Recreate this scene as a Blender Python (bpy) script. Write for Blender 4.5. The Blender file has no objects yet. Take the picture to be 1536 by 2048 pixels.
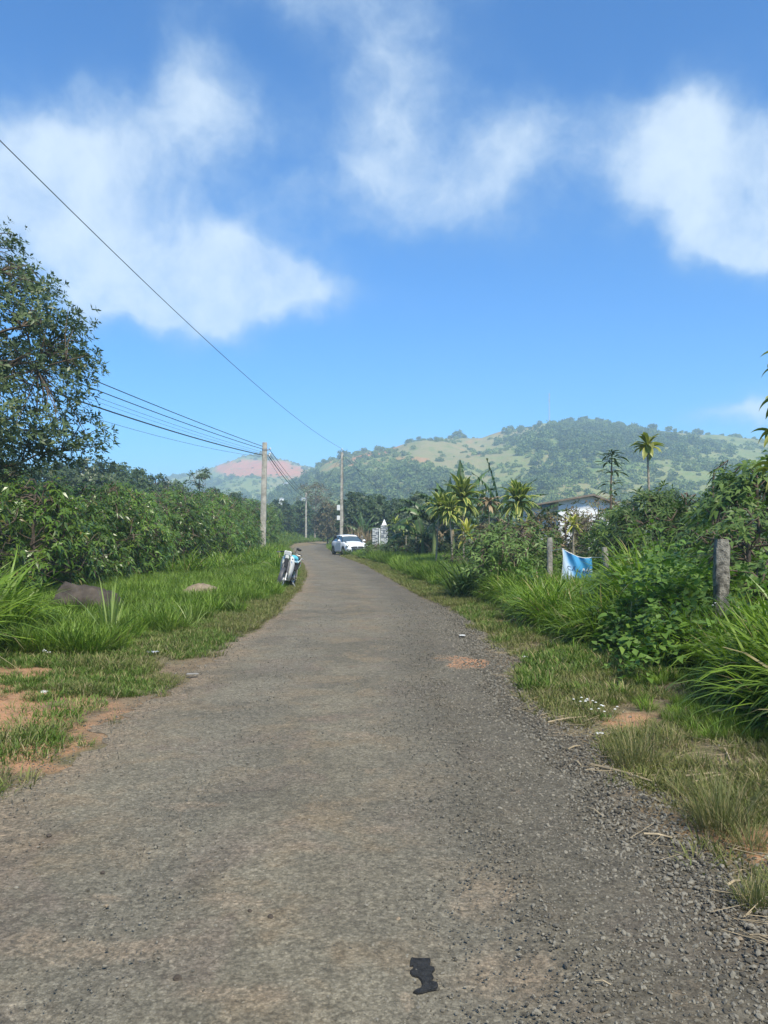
import bpy, bmesh, math, random
import numpy as np
from mathutils import Vector, Matrix, Euler
from math import radians as R_, sin, cos, pi

sc = bpy.context.scene
col = sc.collection
rnd = random.Random(7)
rg = np.random.default_rng(11)

# ------------------------------------------------------------------ camera
F = 1538.0                      # focal length in pixels of the 1536 x 2048 photograph
PITCH = math.atan(46 / F)
EYE = 1.5
cam = bpy.data.cameras.new('camera')
camo = bpy.data.objects.new('camera', cam)
col.objects.link(camo)
cam.sensor_fit = 'VERTICAL'; cam.sensor_height = 36; cam.lens = 36 * F / 2048
cam.clip_start = 0.05; cam.clip_end = 6000
camo.location = (0, 0, EYE)
camo.rotation_euler = (pi / 2 + PITCH, 0, 0)
sc.camera = camo

# ------------------------------------------------------------------ light
SUN_EL, SUN_AZ = R_(52), R_(155)          # azimuth clockwise from +Y: behind the camera, slightly to its right
sdir = Vector((sin(SUN_AZ) * cos(SUN_EL), cos(SUN_AZ) * cos(SUN_EL), sin(SUN_EL)))
sl = bpy.data.lights.new('sun', 'SUN'); sl.energy = 4.4; sl.angle = R_(11.0); sl.color = (1.0, 0.93, 0.78)
so = bpy.data.objects.new('sun', sl); so.rotation_euler = sdir.to_track_quat('Z', 'Y').to_euler(); col.objects.link(so)
sc.view_settings.view_transform = 'Standard'; sc.view_settings.look = 'None'
sc.view_settings.exposure = 0.75; sc.view_settings.gamma = 1.0; sc.view_settings.use_curve_mapping = False
SKY_STRENGTH = 0.10
sc.cycles.use_denoising = True
sc.cycles.max_bounces = 6; sc.cycles.diffuse_bounces = 3; sc.cycles.glossy_bounces = 2
sc.cycles.transmission_bounces = 4; sc.cycles.transparent_max_bounces = 8; sc.cycles.volume_bounces = 1
sc.cycles.sample_clamp_indirect = 4.0

def pix(px, py, D):
    """the point at distance D ahead that stands at a place in the photograph"""
    v = (1024 - py) / F; u = (px - 768) / F
    yf = cos(PITCH) - sin(PITCH) * v; zf = sin(PITCH) + cos(PITCH) * v
    return Vector((u * D / yf, D, EYE + zf * D / yf))

def gnd(px, py):
    v = (1024 - py) / F
    D = EYE * (cos(PITCH) - sin(PITCH) * v) / -(sin(PITCH) + cos(PITCH) * v)
    p = pix(px, py, D)
    return p.x, p.y

# ------------------------------------------------------------------ node helpers
class NT:
    def __init__(s, tree): s.t = tree
    def n(s, kind, **kw):
        nd = s.t.nodes.new(kind)
        for k, v in kw.items():
            if k == 'inp':
                for a, b in v.items():
                    if isinstance(b, bpy.types.NodeSocket): s.t.links.new(b, nd.inputs[a])
                    else: nd.inputs[a].default_value = b
            else: setattr(nd, k, v)
        return nd
    def math(s, op, a, b=0.0, clamp=False, c=None):
        nd = s.n('ShaderNodeMath', operation=op, use_clamp=clamp)
        for i, x in enumerate((a, b) if c is None else (a, b, c)):
            if isinstance(x, bpy.types.NodeSocket): s.t.links.new(x, nd.inputs[i])
            else: nd.inputs[i].default_value = x
        return nd.outputs[0]
    def mix(s, f, a, b, mode='MIX'):
        nd = s.n('ShaderNodeMix', data_type='RGBA', blend_type=mode)
        for i, x in ((0, f), (6, a), (7, b)):
            if isinstance(x, bpy.types.NodeSocket): s.t.links.new(x, nd.inputs[i])
            else: nd.inputs[i].default_value = (x if i == 0 else (tuple(x) + (1,) if len(x) == 3 else x))
        return nd.outputs[2]
    def ramp(s, f, lo, hi, a=0.0, b=1.0):
        nd = s.n('ShaderNodeMapRange', interpolation_type='SMOOTHSTEP')
        s.t.links.new(f, nd.inputs[0])
        for i, v in ((1, lo), (2, hi), (3, a), (4, b)): nd.inputs[i].default_value = v
        return nd.outputs[0]
    def noise(s, vec, scale, detail=4, rough=0.55, dist=0.0):
        nd = s.n('ShaderNodeTexNoise', inp={'Vector': vec, 'Scale': scale, 'Detail': detail, 'Roughness': rough, 'Distortion': dist})
        return nd.outputs[0]
    def vor(s, vec, scale, out='Distance', feature='F1'):
        nd = s.n('ShaderNodeTexVoronoi', feature=feature, inp={'Vector': vec, 'Scale': scale})
        return nd.outputs[out]

def new_mat(name):
    m = bpy.data.materials.new(name); m.use_nodes = True
    t = NT(m.node_tree)
    b = m.node_tree.nodes['Principled BSDF']
    return m, t, b

def simple(name, c, rough=0.6, metal=0.0, var=0.12, scale=8.0, bump=0.0, spec=0.5):
    m, t, b = new_mat(name)
    co = t.n('ShaderNodeTexCoord').outputs['Object']
    nz = t.noise(co, scale, 5)
    f = t.ramp(nz, 0.3, 0.7, 1 - var, 1 + var)
    vm = t.n('ShaderNodeVectorMath', operation='SCALE', inp={0: c, 'Scale': f})
    t.t.links.new(vm.outputs[0], b.inputs['Base Color'])
    b.inputs['Roughness'].default_value = rough; b.inputs['Metallic'].default_value = metal
    b.inputs['Specular IOR Level'].default_value = spec
    if bump:
        bp = t.n('ShaderNodeBump', inp={'Height': t.noise(co, scale * 4, 6), 'Strength': bump, 'Distance': 0.02})
        t.t.links.new(bp.outputs[0], b.inputs['Normal'])
    return m

def leafmat(name, a, b2, dry=(0.30, 0.22, 0.09), dryf=0.0, trans=0.3, rough=0.5, root=None, objvar=0.25, spec=0.35, edge=None):
    """tint.r = random per leaf, tint.g = position along the leaf, tint.b = across it"""
    m, t, b = new_mat(name)
    at = t.n('ShaderNodeAttribute', attribute_name='tint')
    sp = t.n('ShaderNodeSeparateColor', inp={0: at.outputs['Color']})
    r, g, bl = sp.outputs
    oi = t.n('ShaderNodeObjectInfo').outputs['Random']
    c = t.mix(r, a, b2)
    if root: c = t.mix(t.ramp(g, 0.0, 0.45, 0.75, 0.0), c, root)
    if edge: c = t.mix(t.ramp(bl, 0.25, 0.7), edge, c)
    if dryf:
        c = t.mix(t.ramp(t.math('FRACT', t.math('MULTIPLY', r, 17.31)), 1 - dryf, 1 - dryf * 0.6), c, dry)
    k = t.math('ADD', t.math('MULTIPLY', oi, objvar * 2), 1 - objvar)
    vm = t.n('ShaderNodeVectorMath', operation='SCALE', inp={0: c, 'Scale': k}).outputs[0]
    t.t.links.new(vm, b.inputs['Base Color'])
    b.inputs['Roughness'].default_value = rough; b.inputs['Specular IOR Level'].default_value = spec
    tr = t.n('ShaderNodeBsdfTranslucent')
    tc = t.mix(1.0, vm, (1.0, 1.25, 0.55), 'MULTIPLY')
    t.t.links.new(tc, tr.inputs[0])
    mx = t.n('ShaderNodeMixShader', inp={0: trans, 1: b.outputs[0], 2: tr.outputs[0]})
    out = t.t.nodes['Material Output']
    t.t.links.new(mx.outputs[0], out.inputs[0])
    return m

# ------------------------------------------------------------------ world
w = bpy.data.worlds.new('World'); sc.world = w; w.use_nodes = True
t = NT(w.node_tree)
bg = w.node_tree.nodes['Background']
sky = t.n('ShaderNodeTexSky', sky_type='NISHITA', sun_disc=False, sun_elevation=SUN_EL, sun_rotation=SUN_AZ,
          altitude=900, air_density=1.0, dust_density=0.3, ozone_density=2.0)
d = t.n('ShaderNodeTexCoord').outputs['Generated']
wob = t.n('ShaderNodeTexNoise', inp={'Vector': d, 'Scale': 4.0, 'Detail': 5, 'Roughness': 0.55})
wv = t.n('ShaderNodeVectorMath', operation='SUBTRACT', inp={0: wob.outputs['Color'], 1: (0.5, 0.5, 0.5)}).outputs[0]
wv = t.n('ShaderNodeVectorMath', operation='SCALE', inp={0: wv, 'Scale': 0.20}).outputs[0]
dw = t.n('ShaderNodeVectorMath', operation='ADD', inp={0: d, 1: wv}).outputs[0]
sx = t.n('ShaderNodeSeparateXYZ', inp={0: dw})
yy = t.math('MAXIMUM', sx.outputs[1], 0.06)
U = t.math('DIVIDE', sx.outputs[0], yy); V = t.math('DIVIDE', sx.outputs[2], yy)
front = t.ramp(sx.outputs[1], 0.06, 0.25)
blobs = [  # px, py, radius x, radius y, tilt, weight
    (90, 290, 190, 95, 0, .6), (430, 170, 95, 100, 0, .62), (440, 270, 105, 90, 0, .5), (260, 330, 210, 120, 0, .42),
    (120, 430, 230, 100, 0, .62), (330, 530, 190, 85, .1, 1.0), (460, 575, 170, 62, .12, 1.0), (610, 614, 130, 38, .1, 1.0),
    (260, 590, 120, 60, 0, .5), (-120, 330, 240, 180, 0, .8),
    (620, 10, 150, 50, 0, .45), (800, 70, 110, 120, .1, .55), (830, 210, 130, 120, 0, .42), (720, 340, 130, 90, -.4, .45),
    (1050, 250, 80, 80, 0, .42), (870, 410, 160, 75, 0, .5), (1000, 330, 140, 90, 0, .4), (850, -90, 200, 90, 0, .5),
    (1350, 190, 120, 80, 0, .48), (1450, 270, 150, 110, 0, .6), (1400, 400, 130, 70, .2, .7), (1500, 450, 120, 75, .2, .75),
    (1270, 320, 110, 80, 0, .45), (1620, 330, 190, 180, 0, .7), (1480, 480, 110, 45, .2, .5),
    (1240, 300, 220, 170, 0, .12), (900, 330, 240, 140, 0, .16), (1180, 460, 120, 60, 0, .2), (560, 500, 180, 90, 0, .2),
    (430, 925, 70, 22, 0, .45), (780, 888, 60, 14, 0, .32), (1500, 862, 110, 24, -.1, .8), (1640, 850, 120, 50, 0, .8)]
acc = None
for (px, py, rx, ry, tl, wt) in blobs:
    p = pix(px, py, 1.0); u0, v0 = p.x, p.z - EYE
    du = t.math('SUBTRACT', U, u0); dv = t.math('SUBTRACT', V, v0)
    a_ = t.math('ADD', t.math('MULTIPLY', du, cos(tl) / (rx / F)), t.math('MULTIPLY', dv, -sin(tl) / (rx / F)))
    b_ = t.math('ADD', t.math('MULTIPLY', du, sin(tl) / (ry / F)), t.math('MULTIPLY', dv, cos(tl) / (ry / F)))
    q = t.math('ADD', t.math('MULTIPLY', a_, a_), t.math('MULTIPLY', b_, b_))
    e = t.math('MULTIPLY', t.math('EXPONENT', t.math('MULTIPLY', q, -0.75)), wt)
    acc = e if acc is None else t.math('ADD', acc, e)
acc = t.math('MINIMUM', acc, 1.15)
acc = t.math('MULTIPLY', acc, front)
# the rest of the sky: the same loose clouds everywhere out of the blobs' reach
wide = t.math('MULTIPLY', t.ramp(t.noise(d, 2.2, 5), 0.48, 0.72), t.math('SUBTRACT', 1.0, front))
acc = t.math('ADD', acc, t.math('MULTIPLY', wide, 0.9))
fine = t.noise(dw, 9.0, 7, 0.6)
fine2 = t.noise(d, 26.0, 4, 0.6)
cv = t.math('ADD', acc, t.math('MULTIPLY', t.math('SUBTRACT', fine, 0.5), t.ramp(acc, 0.03, 0.4, 0.15, 1.35)))
cv = t.math('ADD', cv, t.math('MULTIPLY', t.math('SUBTRACT', fine2, 0.5), t.ramp(acc, 0.05, 0.4, 0.05, 0.36)))
cover = t.ramp(cv, 0.0, 1.55, 0.0, 0.94)
bright = t.ramp(cv, 0.2, 1.25)
ccol = t.mix(bright, (2.5, 3.7, 5.0), (5.0, 5.8, 6.5))
skyc = t.mix(1.0, sky.outputs[0], (0.21, 0.79, 1.30), 'MULTIPLY')
fin = t.mix(cover, skyc, ccol)
w.node_tree.links.new(fin, bg.inputs[0]); bg.inputs[1].default_value = SKY_STRENGTH

# ------------------------------------------------------------------ mesh helpers
def link_mesh(name, me, mat, parent=None):
    if mat is not None: me.materials.append(mat)
    o = bpy.data.objects.new(name, me); col.objects.link(o)
    if parent is not None: o.parent = parent
    return o

def np_mesh(name, V, Fs, tint=None, smooth=False):
    V = np.asarray(V, np.float32).reshape(-1, 3)
    me = bpy.data.meshes.new(name)
    Fs = [np.asarray(f, np.int32) for f in (Fs if isinstance(Fs, list) else [Fs]) if len(f)]
    lens = np.concatenate([np.full(len(f), f.shape[1], np.int32) for f in Fs])
    idx = np.concatenate([f.ravel() for f in Fs])
    me.vertices.add(len(V)); me.vertices.foreach_set('co', V.ravel())
    me.loops.add(len(idx)); me.loops.foreach_set('vertex_index', idx)
    me.polygons.add(len(lens))
    me.polygons.foreach_set('loop_start', np.concatenate([[0], np.cumsum(lens)[:-1]]).astype(np.int32))
    me.polygons.foreach_set('loop_total', lens)
    me.update(calc_edges=True); me.validate()
    if tint is not None:
        at = me.attributes.new('tint', 'FLOAT_COLOR', 'POINT')
        c = np.ones((len(V), 4), np.float32); c[:, :3] = tint
        at.data.foreach_set('color', c.ravel())
    if smooth: me.polygons.foreach_set('use_smooth', np.ones(len(lens), bool))
    return me

def merge(parts):
    """[(V, F, tint)] with equal face sizes -> one"""
    Vs, Fs, Ts, o = [], [], [], 0
    for V, Fc, T in parts:
        Vs.append(V); Fs.append(Fc + o); Ts.append(T); o += len(V)
    return np.concatenate(Vs), np.concatenate(Fs), np.concatenate(Ts)

def unit(a): return a / np.maximum(np.linalg.norm(a, axis=-1, keepdims=True), 1e-9)

def leaves(P, D, N, L, W, fold=0.12, droop=0.2, mid=0.42):
    n = len(P); L = np.broadcast_to(L, n)[:, None]; W = np.broadcast_to(W, n)[:, None]
    D = unit(D); S = unit(np.cross(D, N)); N = np.cross(S, D)
    up = np.array([0, 0, 1.0])
    C = P + D * L * mid
    V = np.stack([P, C + S * W / 2 + N * W * fold - up * L * droop * .15, C, C - S * W / 2 + N * W * fold - up * L * droop * .15,
                  P + D * L - up * L * droop], 1).reshape(-1, 3)
    b = (np.arange(n) * 5)[:, None, None]
    Fc = (np.array([[0, 2, 1], [0, 3, 2], [1, 2, 4], [2, 3, 4]])[None] + b).reshape(-1, 3)
    T = np.zeros((n, 5, 3)); T[:, :, 0] = rg.random(n)[:, None]; T[:, :, 1] = [0, .5, .5, .5, 1]; T[:, :, 2] = [0.5, 0, 1, 0, 0.5]
    return V, Fc, T.reshape(-1, 3)

def rosettes(P, A, m, L, W, spread=0.9, lift=0.45, droop=0.2, jl=0.3, fold=.12):
    """m leaves round each point P about the axis A"""
    n = len(P); A = unit(A)
    t0 = unit(np.cross(A, unit(rg.normal(size=(n, 3))))); b0 = np.cross(A, t0)
    ang = rg.random((n, m)) * .7 + np.arange(m)[None] * 2 * pi / m
    rad = t0[:, None] * np.cos(ang)[..., None] + b0[:, None] * np.sin(ang)[..., None]
    lf = lift + rg.normal(size=(n, m, 1)) * .25
    D = rad * spread + A[:, None] * lf
    N = A[:, None] - rad * .3 + rg.normal(size=(n, m, 3)) * .15
    Pm = P[:, None] + rad * 0.01 + A[:, None] * (rg.random((n, m, 1)) - .5) * L * .5
    LL = L * (1 + (rg.random(n * m) - .5) * 2 * jl)
    return leaves(Pm.reshape(-1, 3), D.reshape(-1, 3), N.reshape(-1, 3), LL, LL * W / L, fold, droop)

def blades(n, Rr, Lm, w, lean=0.35, curl=0.9, segs=4, base_z=0.0, jl=.35, out=0.6, fan=None, tip=0.0):
    """grass blades from a disc of radius Rr"""
    a = rg.random(n) * 2 * pi; r = Rr * np.sqrt(rg.random(n))
    P = np.stack([np.cos(a) * r, np.sin(a) * r, np.full(n, base_z)], 1)
    az = np.where(rg.random(n) < out, a + rg.normal(size=n) * .5, rg.random(n) * 2 * pi)
    L = Lm * (1 + (rg.random(n) - .5) * 2 * jl)
    th = np.abs(rg.normal(size=n)) * lean + .05; cu = curl * (0.4 + rg.random(n))
    hd = np.stack([np.cos(az), np.sin(az), np.zeros(n)], 1); up = np.array([0, 0, 1.0])
    tw = rg.normal(size=n) * .5
    S = np.stack([-np.sin(az + tw), np.cos(az + tw), np.zeros(n)], 1)
    pts = [P]; p = P.copy()
    for k in range(segs):
        an = th + cu * ((k + .5) / segs) ** 1.4
        p = p + (hd * np.sin(an)[:, None] + up * np.cos(an)[:, None]) * (L / segs)[:, None]
        pts.append(p)
    rows = []; T = []
    rr = rg.random(n)
    for k in range(segs):
        ww = w * (0.7 + .5 * math.sin(pi * min(1, (k / segs) * .8 + .2))) * (1 - (k / segs) ** 3 * .7)
        ww = ww * (L / Lm)
        rows += [pts[k] + S * ww[:, None] / 2, pts[k] - S * ww[:, None] / 2]
        T += [np.stack([rr, np.full(n, k / segs), np.zeros(n)], 1)] * 2
    rows.append(pts[segs]); T.append(np.stack([rr, np.ones(n), np.zeros(n)], 1))
    m = 2 * segs + 1
    V = np.stack(rows, 1).reshape(-1, 3); T = np.stack(T, 1).reshape(-1, 3)
    f = []
    for k in range(segs - 1): f += [[2*k, 2*k+1, 2*k+3], [2*k, 2*k+3, 2*k+2]]
    f.append([2*segs-2, 2*segs-1, 2*segs])
    Fc = (np.array(f)[None] + (np.arange(n) * m)[:, None, None]).reshape(-1, 3)
    return V, Fc, T

def tubes(paths, rads, sides=5):
    """list of polylines (k,3) with radii -> V, F"""
    Vs, Fs, o = [], [], 0
    for P, r in zip(paths, rads):
        P = np.asarray(P, float); k = len(P); r = np.broadcast_to(np.asarray(r, float), k)
        d = np.gradient(P, axis=0) if k > 1 else np.array([[0, 0, 1.0]]); d = unit(d)
        ref = np.array([0.3, 0.1, 1.0]) if abs(unit(P[-1] - P[0])[2]) < .8 else np.array([1.0, .2, 0])
        s = unit(np.cross(d, ref)); b = np.cross(d, s)
        an = np.arange(sides) * 2 * pi / sides
        ring = P[:, None] + (s[:, None] * np.cos(an)[None, :, None] + b[:, None] * np.sin(an)[None, :, None]) * r[:, None, None]
        Vs.append(ring.reshape(-1, 3))
        i = np.arange(k - 1)[:, None] * sides; j = np.arange(sides)[None]; j2 = (j + 1) % sides
        Fs.append(np.stack([i + j, i + j2, i + sides + j2, i + sides + j], -1).reshape(-1, 4) + o)
        Fs.append(np.array([[o, o + 1, o + 2, o + (3 if sides > 3 else 2)]]) if sides == 4 else np.zeros((0, 4), int))
        o += k * sides
    return np.concatenate(Vs), np.concatenate(Fs)

class MB:
    """small hand-built meshes"""
    def __init__(s): s.v = []; s.f = []
    def add(s, V, Fc):
        o = len(s.v); s.v += [tuple(p) for p in V]; s.f += [tuple(i + o for i in f) for f in Fc]; return s
    def box(s, c, d, rot=None, taper=1.0):
        x, y, z = d[0] / 2, d[1] / 2, d[2] / 2
        V = [Vector((sx * x * (taper if sz > 0 else 1), sy * y * (taper if sz > 0 else 1), sz * z)) for sz in (-1, 1) for sy in (-1, 1) for sx in (-1, 1)]
        if rot: V = [Euler(rot).to_matrix() @ v for v in V]
        V = [v + Vector(c) for v in V]
        return s.add(V, [(0, 2, 3, 1), (4, 5, 7, 6), (0, 1, 5, 4), (2, 6, 7, 3), (0, 4, 6, 2), (1, 3, 7, 5)])
    def tube(s, pts, r, sides=8, cap=True):
        P = [Vector(p) for p in pts]; k = len(P)
        rs = [r] * k if not hasattr(r, '__len__') else r
        V = []
        for i in range(k):
            d = (P[min(i + 1, k - 1)] - P[max(i - 1, 0)]).normalized()
            ref = Vector((0, 0, 1)) if abs(d.z) < .9 else Vector((1, 0, 0))
            a = d.cross(ref).normalized(); b = d.cross(a)
            for j in range(sides):
                an = 2 * pi * j / sides
                V.append(P[i] + (a * cos(an) + b * sin(an)) * rs[i])
        Fc = [(i*sides+j, i*sides+(j+1) % sides, (i+1)*sides+(j+1) % sides, (i+1)*sides+j) for i in range(k-1) for j in range(sides)]
        if cap: Fc += [tuple(range(sides)), tuple(range((k-1)*sides, k*sides))]
        return s.add(V, Fc)
    def prism(s, poly, y0, y1, axis='y'):
        n = len(poly)
        def P(a, b, h): return {'y': (a, h, b), 'x': (h, a, b), 'z': (a, b, h)}[axis]
        V = [P(a, b, y0) for a, b in poly] + [P(a, b, y1) for a, b in poly]
        return s.add(V, [tuple(range(n)), tuple(range(2*n-1, n-1, -1))] + [(i, (i+1) % n, (i+1) % n + n, i + n) for i in range(n)])
    def ellipsoid(s, c, r, seg=12, rings=8, rot=None):
        V = []; M = Euler(rot).to_matrix() if rot else Matrix.Identity(3)
        for i in range(rings + 1):
            ph = pi * i / rings
            for j in range(seg):
                an = 2 * pi * j / seg
                V.append(M @ Vector((r[0]*sin(ph)*cos(an), r[1]*sin(ph)*sin(an), r[2]*cos(ph))) + Vector(c))
        return s.add(V, [(i*seg+j, i*seg+(j+1) % seg, (i+1)*seg+(j+1) % seg, (i+1)*seg+j) for i in range(rings) for j in range(seg)])
    def torus(s, c, Rr, r, seg=28, sides=10, axis='x', flat=1.0):
        V = []
        for i in range(seg):
            a = 2 * pi * i / seg
            for j in range(sides):
                b = 2 * pi * j / sides; rr = Rr + r * cos(b); h = r * sin(b) * flat
                V.append((c[0] + h, c[1] + rr * cos(a), c[2] + rr * sin(a)))
        return s.add(V, [(i*sides+j, i*sides+(j+1) % sides, ((i+1) % seg)*sides+(j+1) % sides, ((i+1) % seg)*sides+j) for i in range(seg) for j in range(sides)])
    def build(s, name, mat, parent=None, smooth=False, bevel=0.0):
        me = bpy.data.meshes.new(name); me.from_pydata([tuple(v) for v in s.v], [], s.f); me.update()
        bm = bmesh.new(); bm.from_mesh(me); bmesh.ops.remove_doubles(bm, verts=bm.verts, dist=1e-5)
        bmesh.ops.recalc_face_normals(bm, faces=bm.faces)
        if bevel: bmesh.ops.bevel(bm, geom=bm.edges[:], offset=bevel, segments=2, affect='EDGES', clamp_overlap=True)
        bm.to_mesh(me); bm.free()
        if smooth:
            for p in me.polygons: p.use_smooth = True
            me.set_sharp_from_angle(angle=R_(40))
        return link_mesh(name, me, mat, parent)

def tag(o, label=None, cat=None, group=None, kind=None):
    if label: o['label'] = label
    if cat: o['category'] = cat
    if group: o['group'] = group
    if kind: o['kind'] = kind
    return o

def empty(name, loc, rz=0.0, label=None, cat=None, group=None):
    o = bpy.data.objects.new(name, None); o.empty_display_size = .2; col.objects.link(o)
    o.location = loc; o.rotation_euler = (0, 0, rz)
    return tag(o, label, cat, group)

def dup(root, loc, rz=0.0, s=(1, 1, 1), label=None, group=None):
    r = root.copy(); col.objects.link(r); r.location = loc; r.rotation_euler = (0, 0, rz)
    r.scale = s if hasattr(s, '__len__') else (s, s, s)
    if label: r['label'] = label
    if group: r['group'] = group
    for ch in list(root.children):
        c = ch.copy(); col.objects.link(c); c.parent = r
        for g in ch.children:
            e = g.copy(); col.objects.link(e); e.parent = c
    return r

# ------------------------------------------------------------------ noise
def vnoise(x, y, seed=0):
    x = np.asarray(x, float); y = np.asarray(y, float)
    xi = np.floor(x).astype(np.int64); yi = np.floor(y).astype(np.int64)
    fx = x - xi; fy = y - yi; fx = fx*fx*(3-2*fx); fy = fy*fy*(3-2*fy)
    def h(a, b):
        n = (a * 374761393 + b * 668265263 + seed * 974634777) & 0xffffffff
        n = ((n ^ (n >> 13)) * 1274126177) & 0xffffffff
        return ((n ^ (n >> 16)) & 0xffff) / 65535.0
    return (h(xi, yi)*(1-fx) + h(xi+1, yi)*fx)*(1-fy) + (h(xi, yi+1)*(1-fx) + h(xi+1, yi+1)*fx)*fy

def fbm(x, y, seed=0, oct=4, gain=.5):
    s = 0; a = 1; tt = 0
    for k in range(oct):
        s = s + a * vnoise(np.asarray(x) * 2**k, np.asarray(y) * 2**k, seed + k * 7); tt += a; a *= gain
    return s / tt

def sst(x, a, b):
    v = np.clip((np.asarray(x, float) - a) / (b - a), 0, 1); return v*v*(3-2*v)

# ------------------------------------------------------------------ lie of the land
EY = np.array([-6, 0, 4.35, 5.5, 7.7, 10.5, 14.4, 21, 28.8, 38, 57.7, 85, 115, 145, 180, 220])
EL = np.array([-2.3, -2.25, -2.2, -2.2, -2.14, -2.17, -2.2, -2.45, -3.05, -4.1, -7.0, -10.9, -12.9, -12.6, -9.5, -3])
RY = np.array([-6, 0, 2.96, 4.7, 5.6, 7, 10, 13, 15.9, 20, 28.8, 38.4, 55, 85, 115, 145, 180, 220])
RX = np.array([2.0, 1.7, 1.45, 1.4, 1.42, 1.25, 1.5, 1.45, 1.35, .85, 0.05, -.85, -3.1, -6.3, -8.2, -8.0, -5, 1.5])
def edgeL(y): return np.interp(y, EY, EL)
def edgeR(y): return np.interp(y, RY, RX)
def land(x, y):
    x = np.asarray(x, float); y = np.asarray(y, float)
    dl = edgeL(y) - x; dr = x - edgeR(y)
    off = np.maximum(dl, dr)
    h = sst(off, .25, 1.6) * (0.05 + 0.10 * (fbm(x * .5, y * .5, 3) - .35)) * sst(220 - y, 0, 40)
    h = h + sst(off, 0.25, .8) * .03 * (vnoise(x * 3, y * 3, 5))
    rise = np.clip(-9.0 - x, 0, 60)
    h = h + 0.078 * rise * sst(rise, 0, 5) * sst(y, -5, 15) * (1 - .75 * sst(y, 150, 300))
    h = h + .95 * sst(dl, .8, 4.5) * sst(y, 60, 85) * (1 - sst(y, 150, 190))
    h = h + 0.45 * sst(dr, 2.0, 7.0) * sst(y, 10, 25)
    return h
def L1(x, y): return float(land(x, y))

SOIL = [(gnd(40, 1365), 1.0, .35), (gnd(10, 1450), .75, .7), (gnd(60, 1330), .6, .3), (gnd(392, 1240), .5, .5), (gnd(100, 1305), .7, .35),
        (gnd(-60, 1420), .9, .8), (gnd(20, 1520), .5, .4), (gnd(70, 1440), .4, .4), (gnd(1250, 1450), .22, .25), (gnd(1525, 1690), .25, .3), (gnd(1030, 1250), .35, .9), (gnd(1040, 1225), .3, .7)]
ROADSOIL = [(gnd(945, 1328), .38, .32), (gnd(370, 1615), .22, .06), (gnd(570, 1658), .06, .04), (gnd(755, 1670), .12, .05), (gnd(470, 2005), .22, .06),
            (gnd(220, 1805), .09, .03), (gnd(720, 1475), .16, .1), (gnd(960, 1790), .18, .25), (gnd(1010, 1950), .2, .16), (gnd(480, 1815), .15, .06), (gnd(160, 1900), .4, .12)]
def spots(x, y, S, seed=21):
    m = np.zeros_like(np.asarray(x, float))
    wx = (fbm(x * 3.1, y * 3.1, seed, 5, .7) - .5) * 2.4; wy = (fbm(x * 3.1, y * 3.1, seed + 9, 5, .7) - .5) * 2.4
    for (c, a, b) in S:
        q = ((x - c[0]) / a + wx) ** 2 + ((y - c[1]) / b + wy) ** 2
        m = np.maximum(m, 1 - sst(q, .0, 1.6))
    return m

def grid(xs_rows, ys):
    """rows of x positions at each y -> V, F"""
    V = []; n = xs_rows.shape[1]
    Y = np.repeat(ys[:, None], n, 1)
    k = len(ys)
    i = np.arange(k - 1)[:, None] * n; j = np.arange(n - 1)[None]
    Fc = np.stack([i + j, i + j + 1, i + n + j + 1, i + n + j], -1).reshape(-1, 4)
    return xs_rows, Y, Fc

# ground
ys = np.concatenate([np.linspace(-1600, -12, 10), np.linspace(-8, 1.5, 20), np.geomspace(1.6, 2000, 420)])
ux = np.linspace(-1, 1, 281)
off = np.sign(ux) * (np.abs(ux) * 9 + (np.abs(ux) ** 7) * 1800)
cx = (edgeL(ys) + edgeR(ys)) / 2
X, Y, Fc = grid(cx[:, None] + off[None, :] * np.clip(.55 + np.abs(ys[:, None]) / 22, .7, 1), ys)
Z = land(X, Y)
Z = Z - .02 * ((X > edgeL(Y) + .5) & (X < edgeR(Y) - .5) & (np.abs(Y) < 300))
tint = np.stack([spots(X, Y, SOIL), np.clip(np.maximum(edgeL(Y) - X, X - edgeR(Y)) / 3, 0, 1), (X < edgeL(Y)).astype(float)], -1)
me = np_mesh('ground', np.stack([X, Y, Z], -1), Fc, tint.reshape(-1, 3), True)
m, t, b = new_mat('ground_soil')
co = t.n('ShaderNodeTexCoord').outputs['Object']
sp = t.n('ShaderNodeSeparateColor', inp={0: t.n('ShaderNodeAttribute', attribute_name='tint').outputs['Color']})
big = t.noise(co, .7, 5); med = t.noise(co, 5, 6, .6); fin_ = t.noise(co, 60, 6, .7)
c = t.mix(t.ramp(med, .35, .65), (0.14, 0.098, 0.060), (0.225, 0.165, 0.100))
c = t.mix(t.ramp(big, .45, .65), c, (0.12, 0.115, 0.05))
om = t.math('MULTIPLY', sp.outputs[0], t.ramp(med, .25, .6, .35, 1.0))
c = t.mix(om, c, t.mix(t.ramp(fin_, .3, .7), (0.46, 0.20, 0.095), (0.52, 0.29, 0.16)))
c = t.mix(t.ramp(sp.outputs[1], .4, 1.0), c, (0.06, 0.075, 0.025))
c = t.mix(t.ramp(fin_, .3, .75, 0, .45), c, (0.32, 0.26, 0.17))
c = t.mix(t.ramp(t.vor(co, 70, 'Color'), .0, .5, .35, 0.0), c, (0.05, 0.045, 0.04))
t.t.links.new(c, b.inputs['Base Color']); b.inputs['Roughness'].default_value = .95; b.inputs['Specular IOR Level'].default_value = .1
hh = t.math('ADD', t.math('MULTIPLY', med, .6), t.math('MULTIPLY', fin_, .35))
bp = t.n('ShaderNodeBump', inp={'Height': hh, 'Strength': .9, 'Distance': .05})
t.t.links.new(bp.outputs[0], b.inputs['Normal'])
tag(link_mesh('ground', me, m), 'reddish brown soil and worn turf on both sides of the lane', kind='structure')

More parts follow.
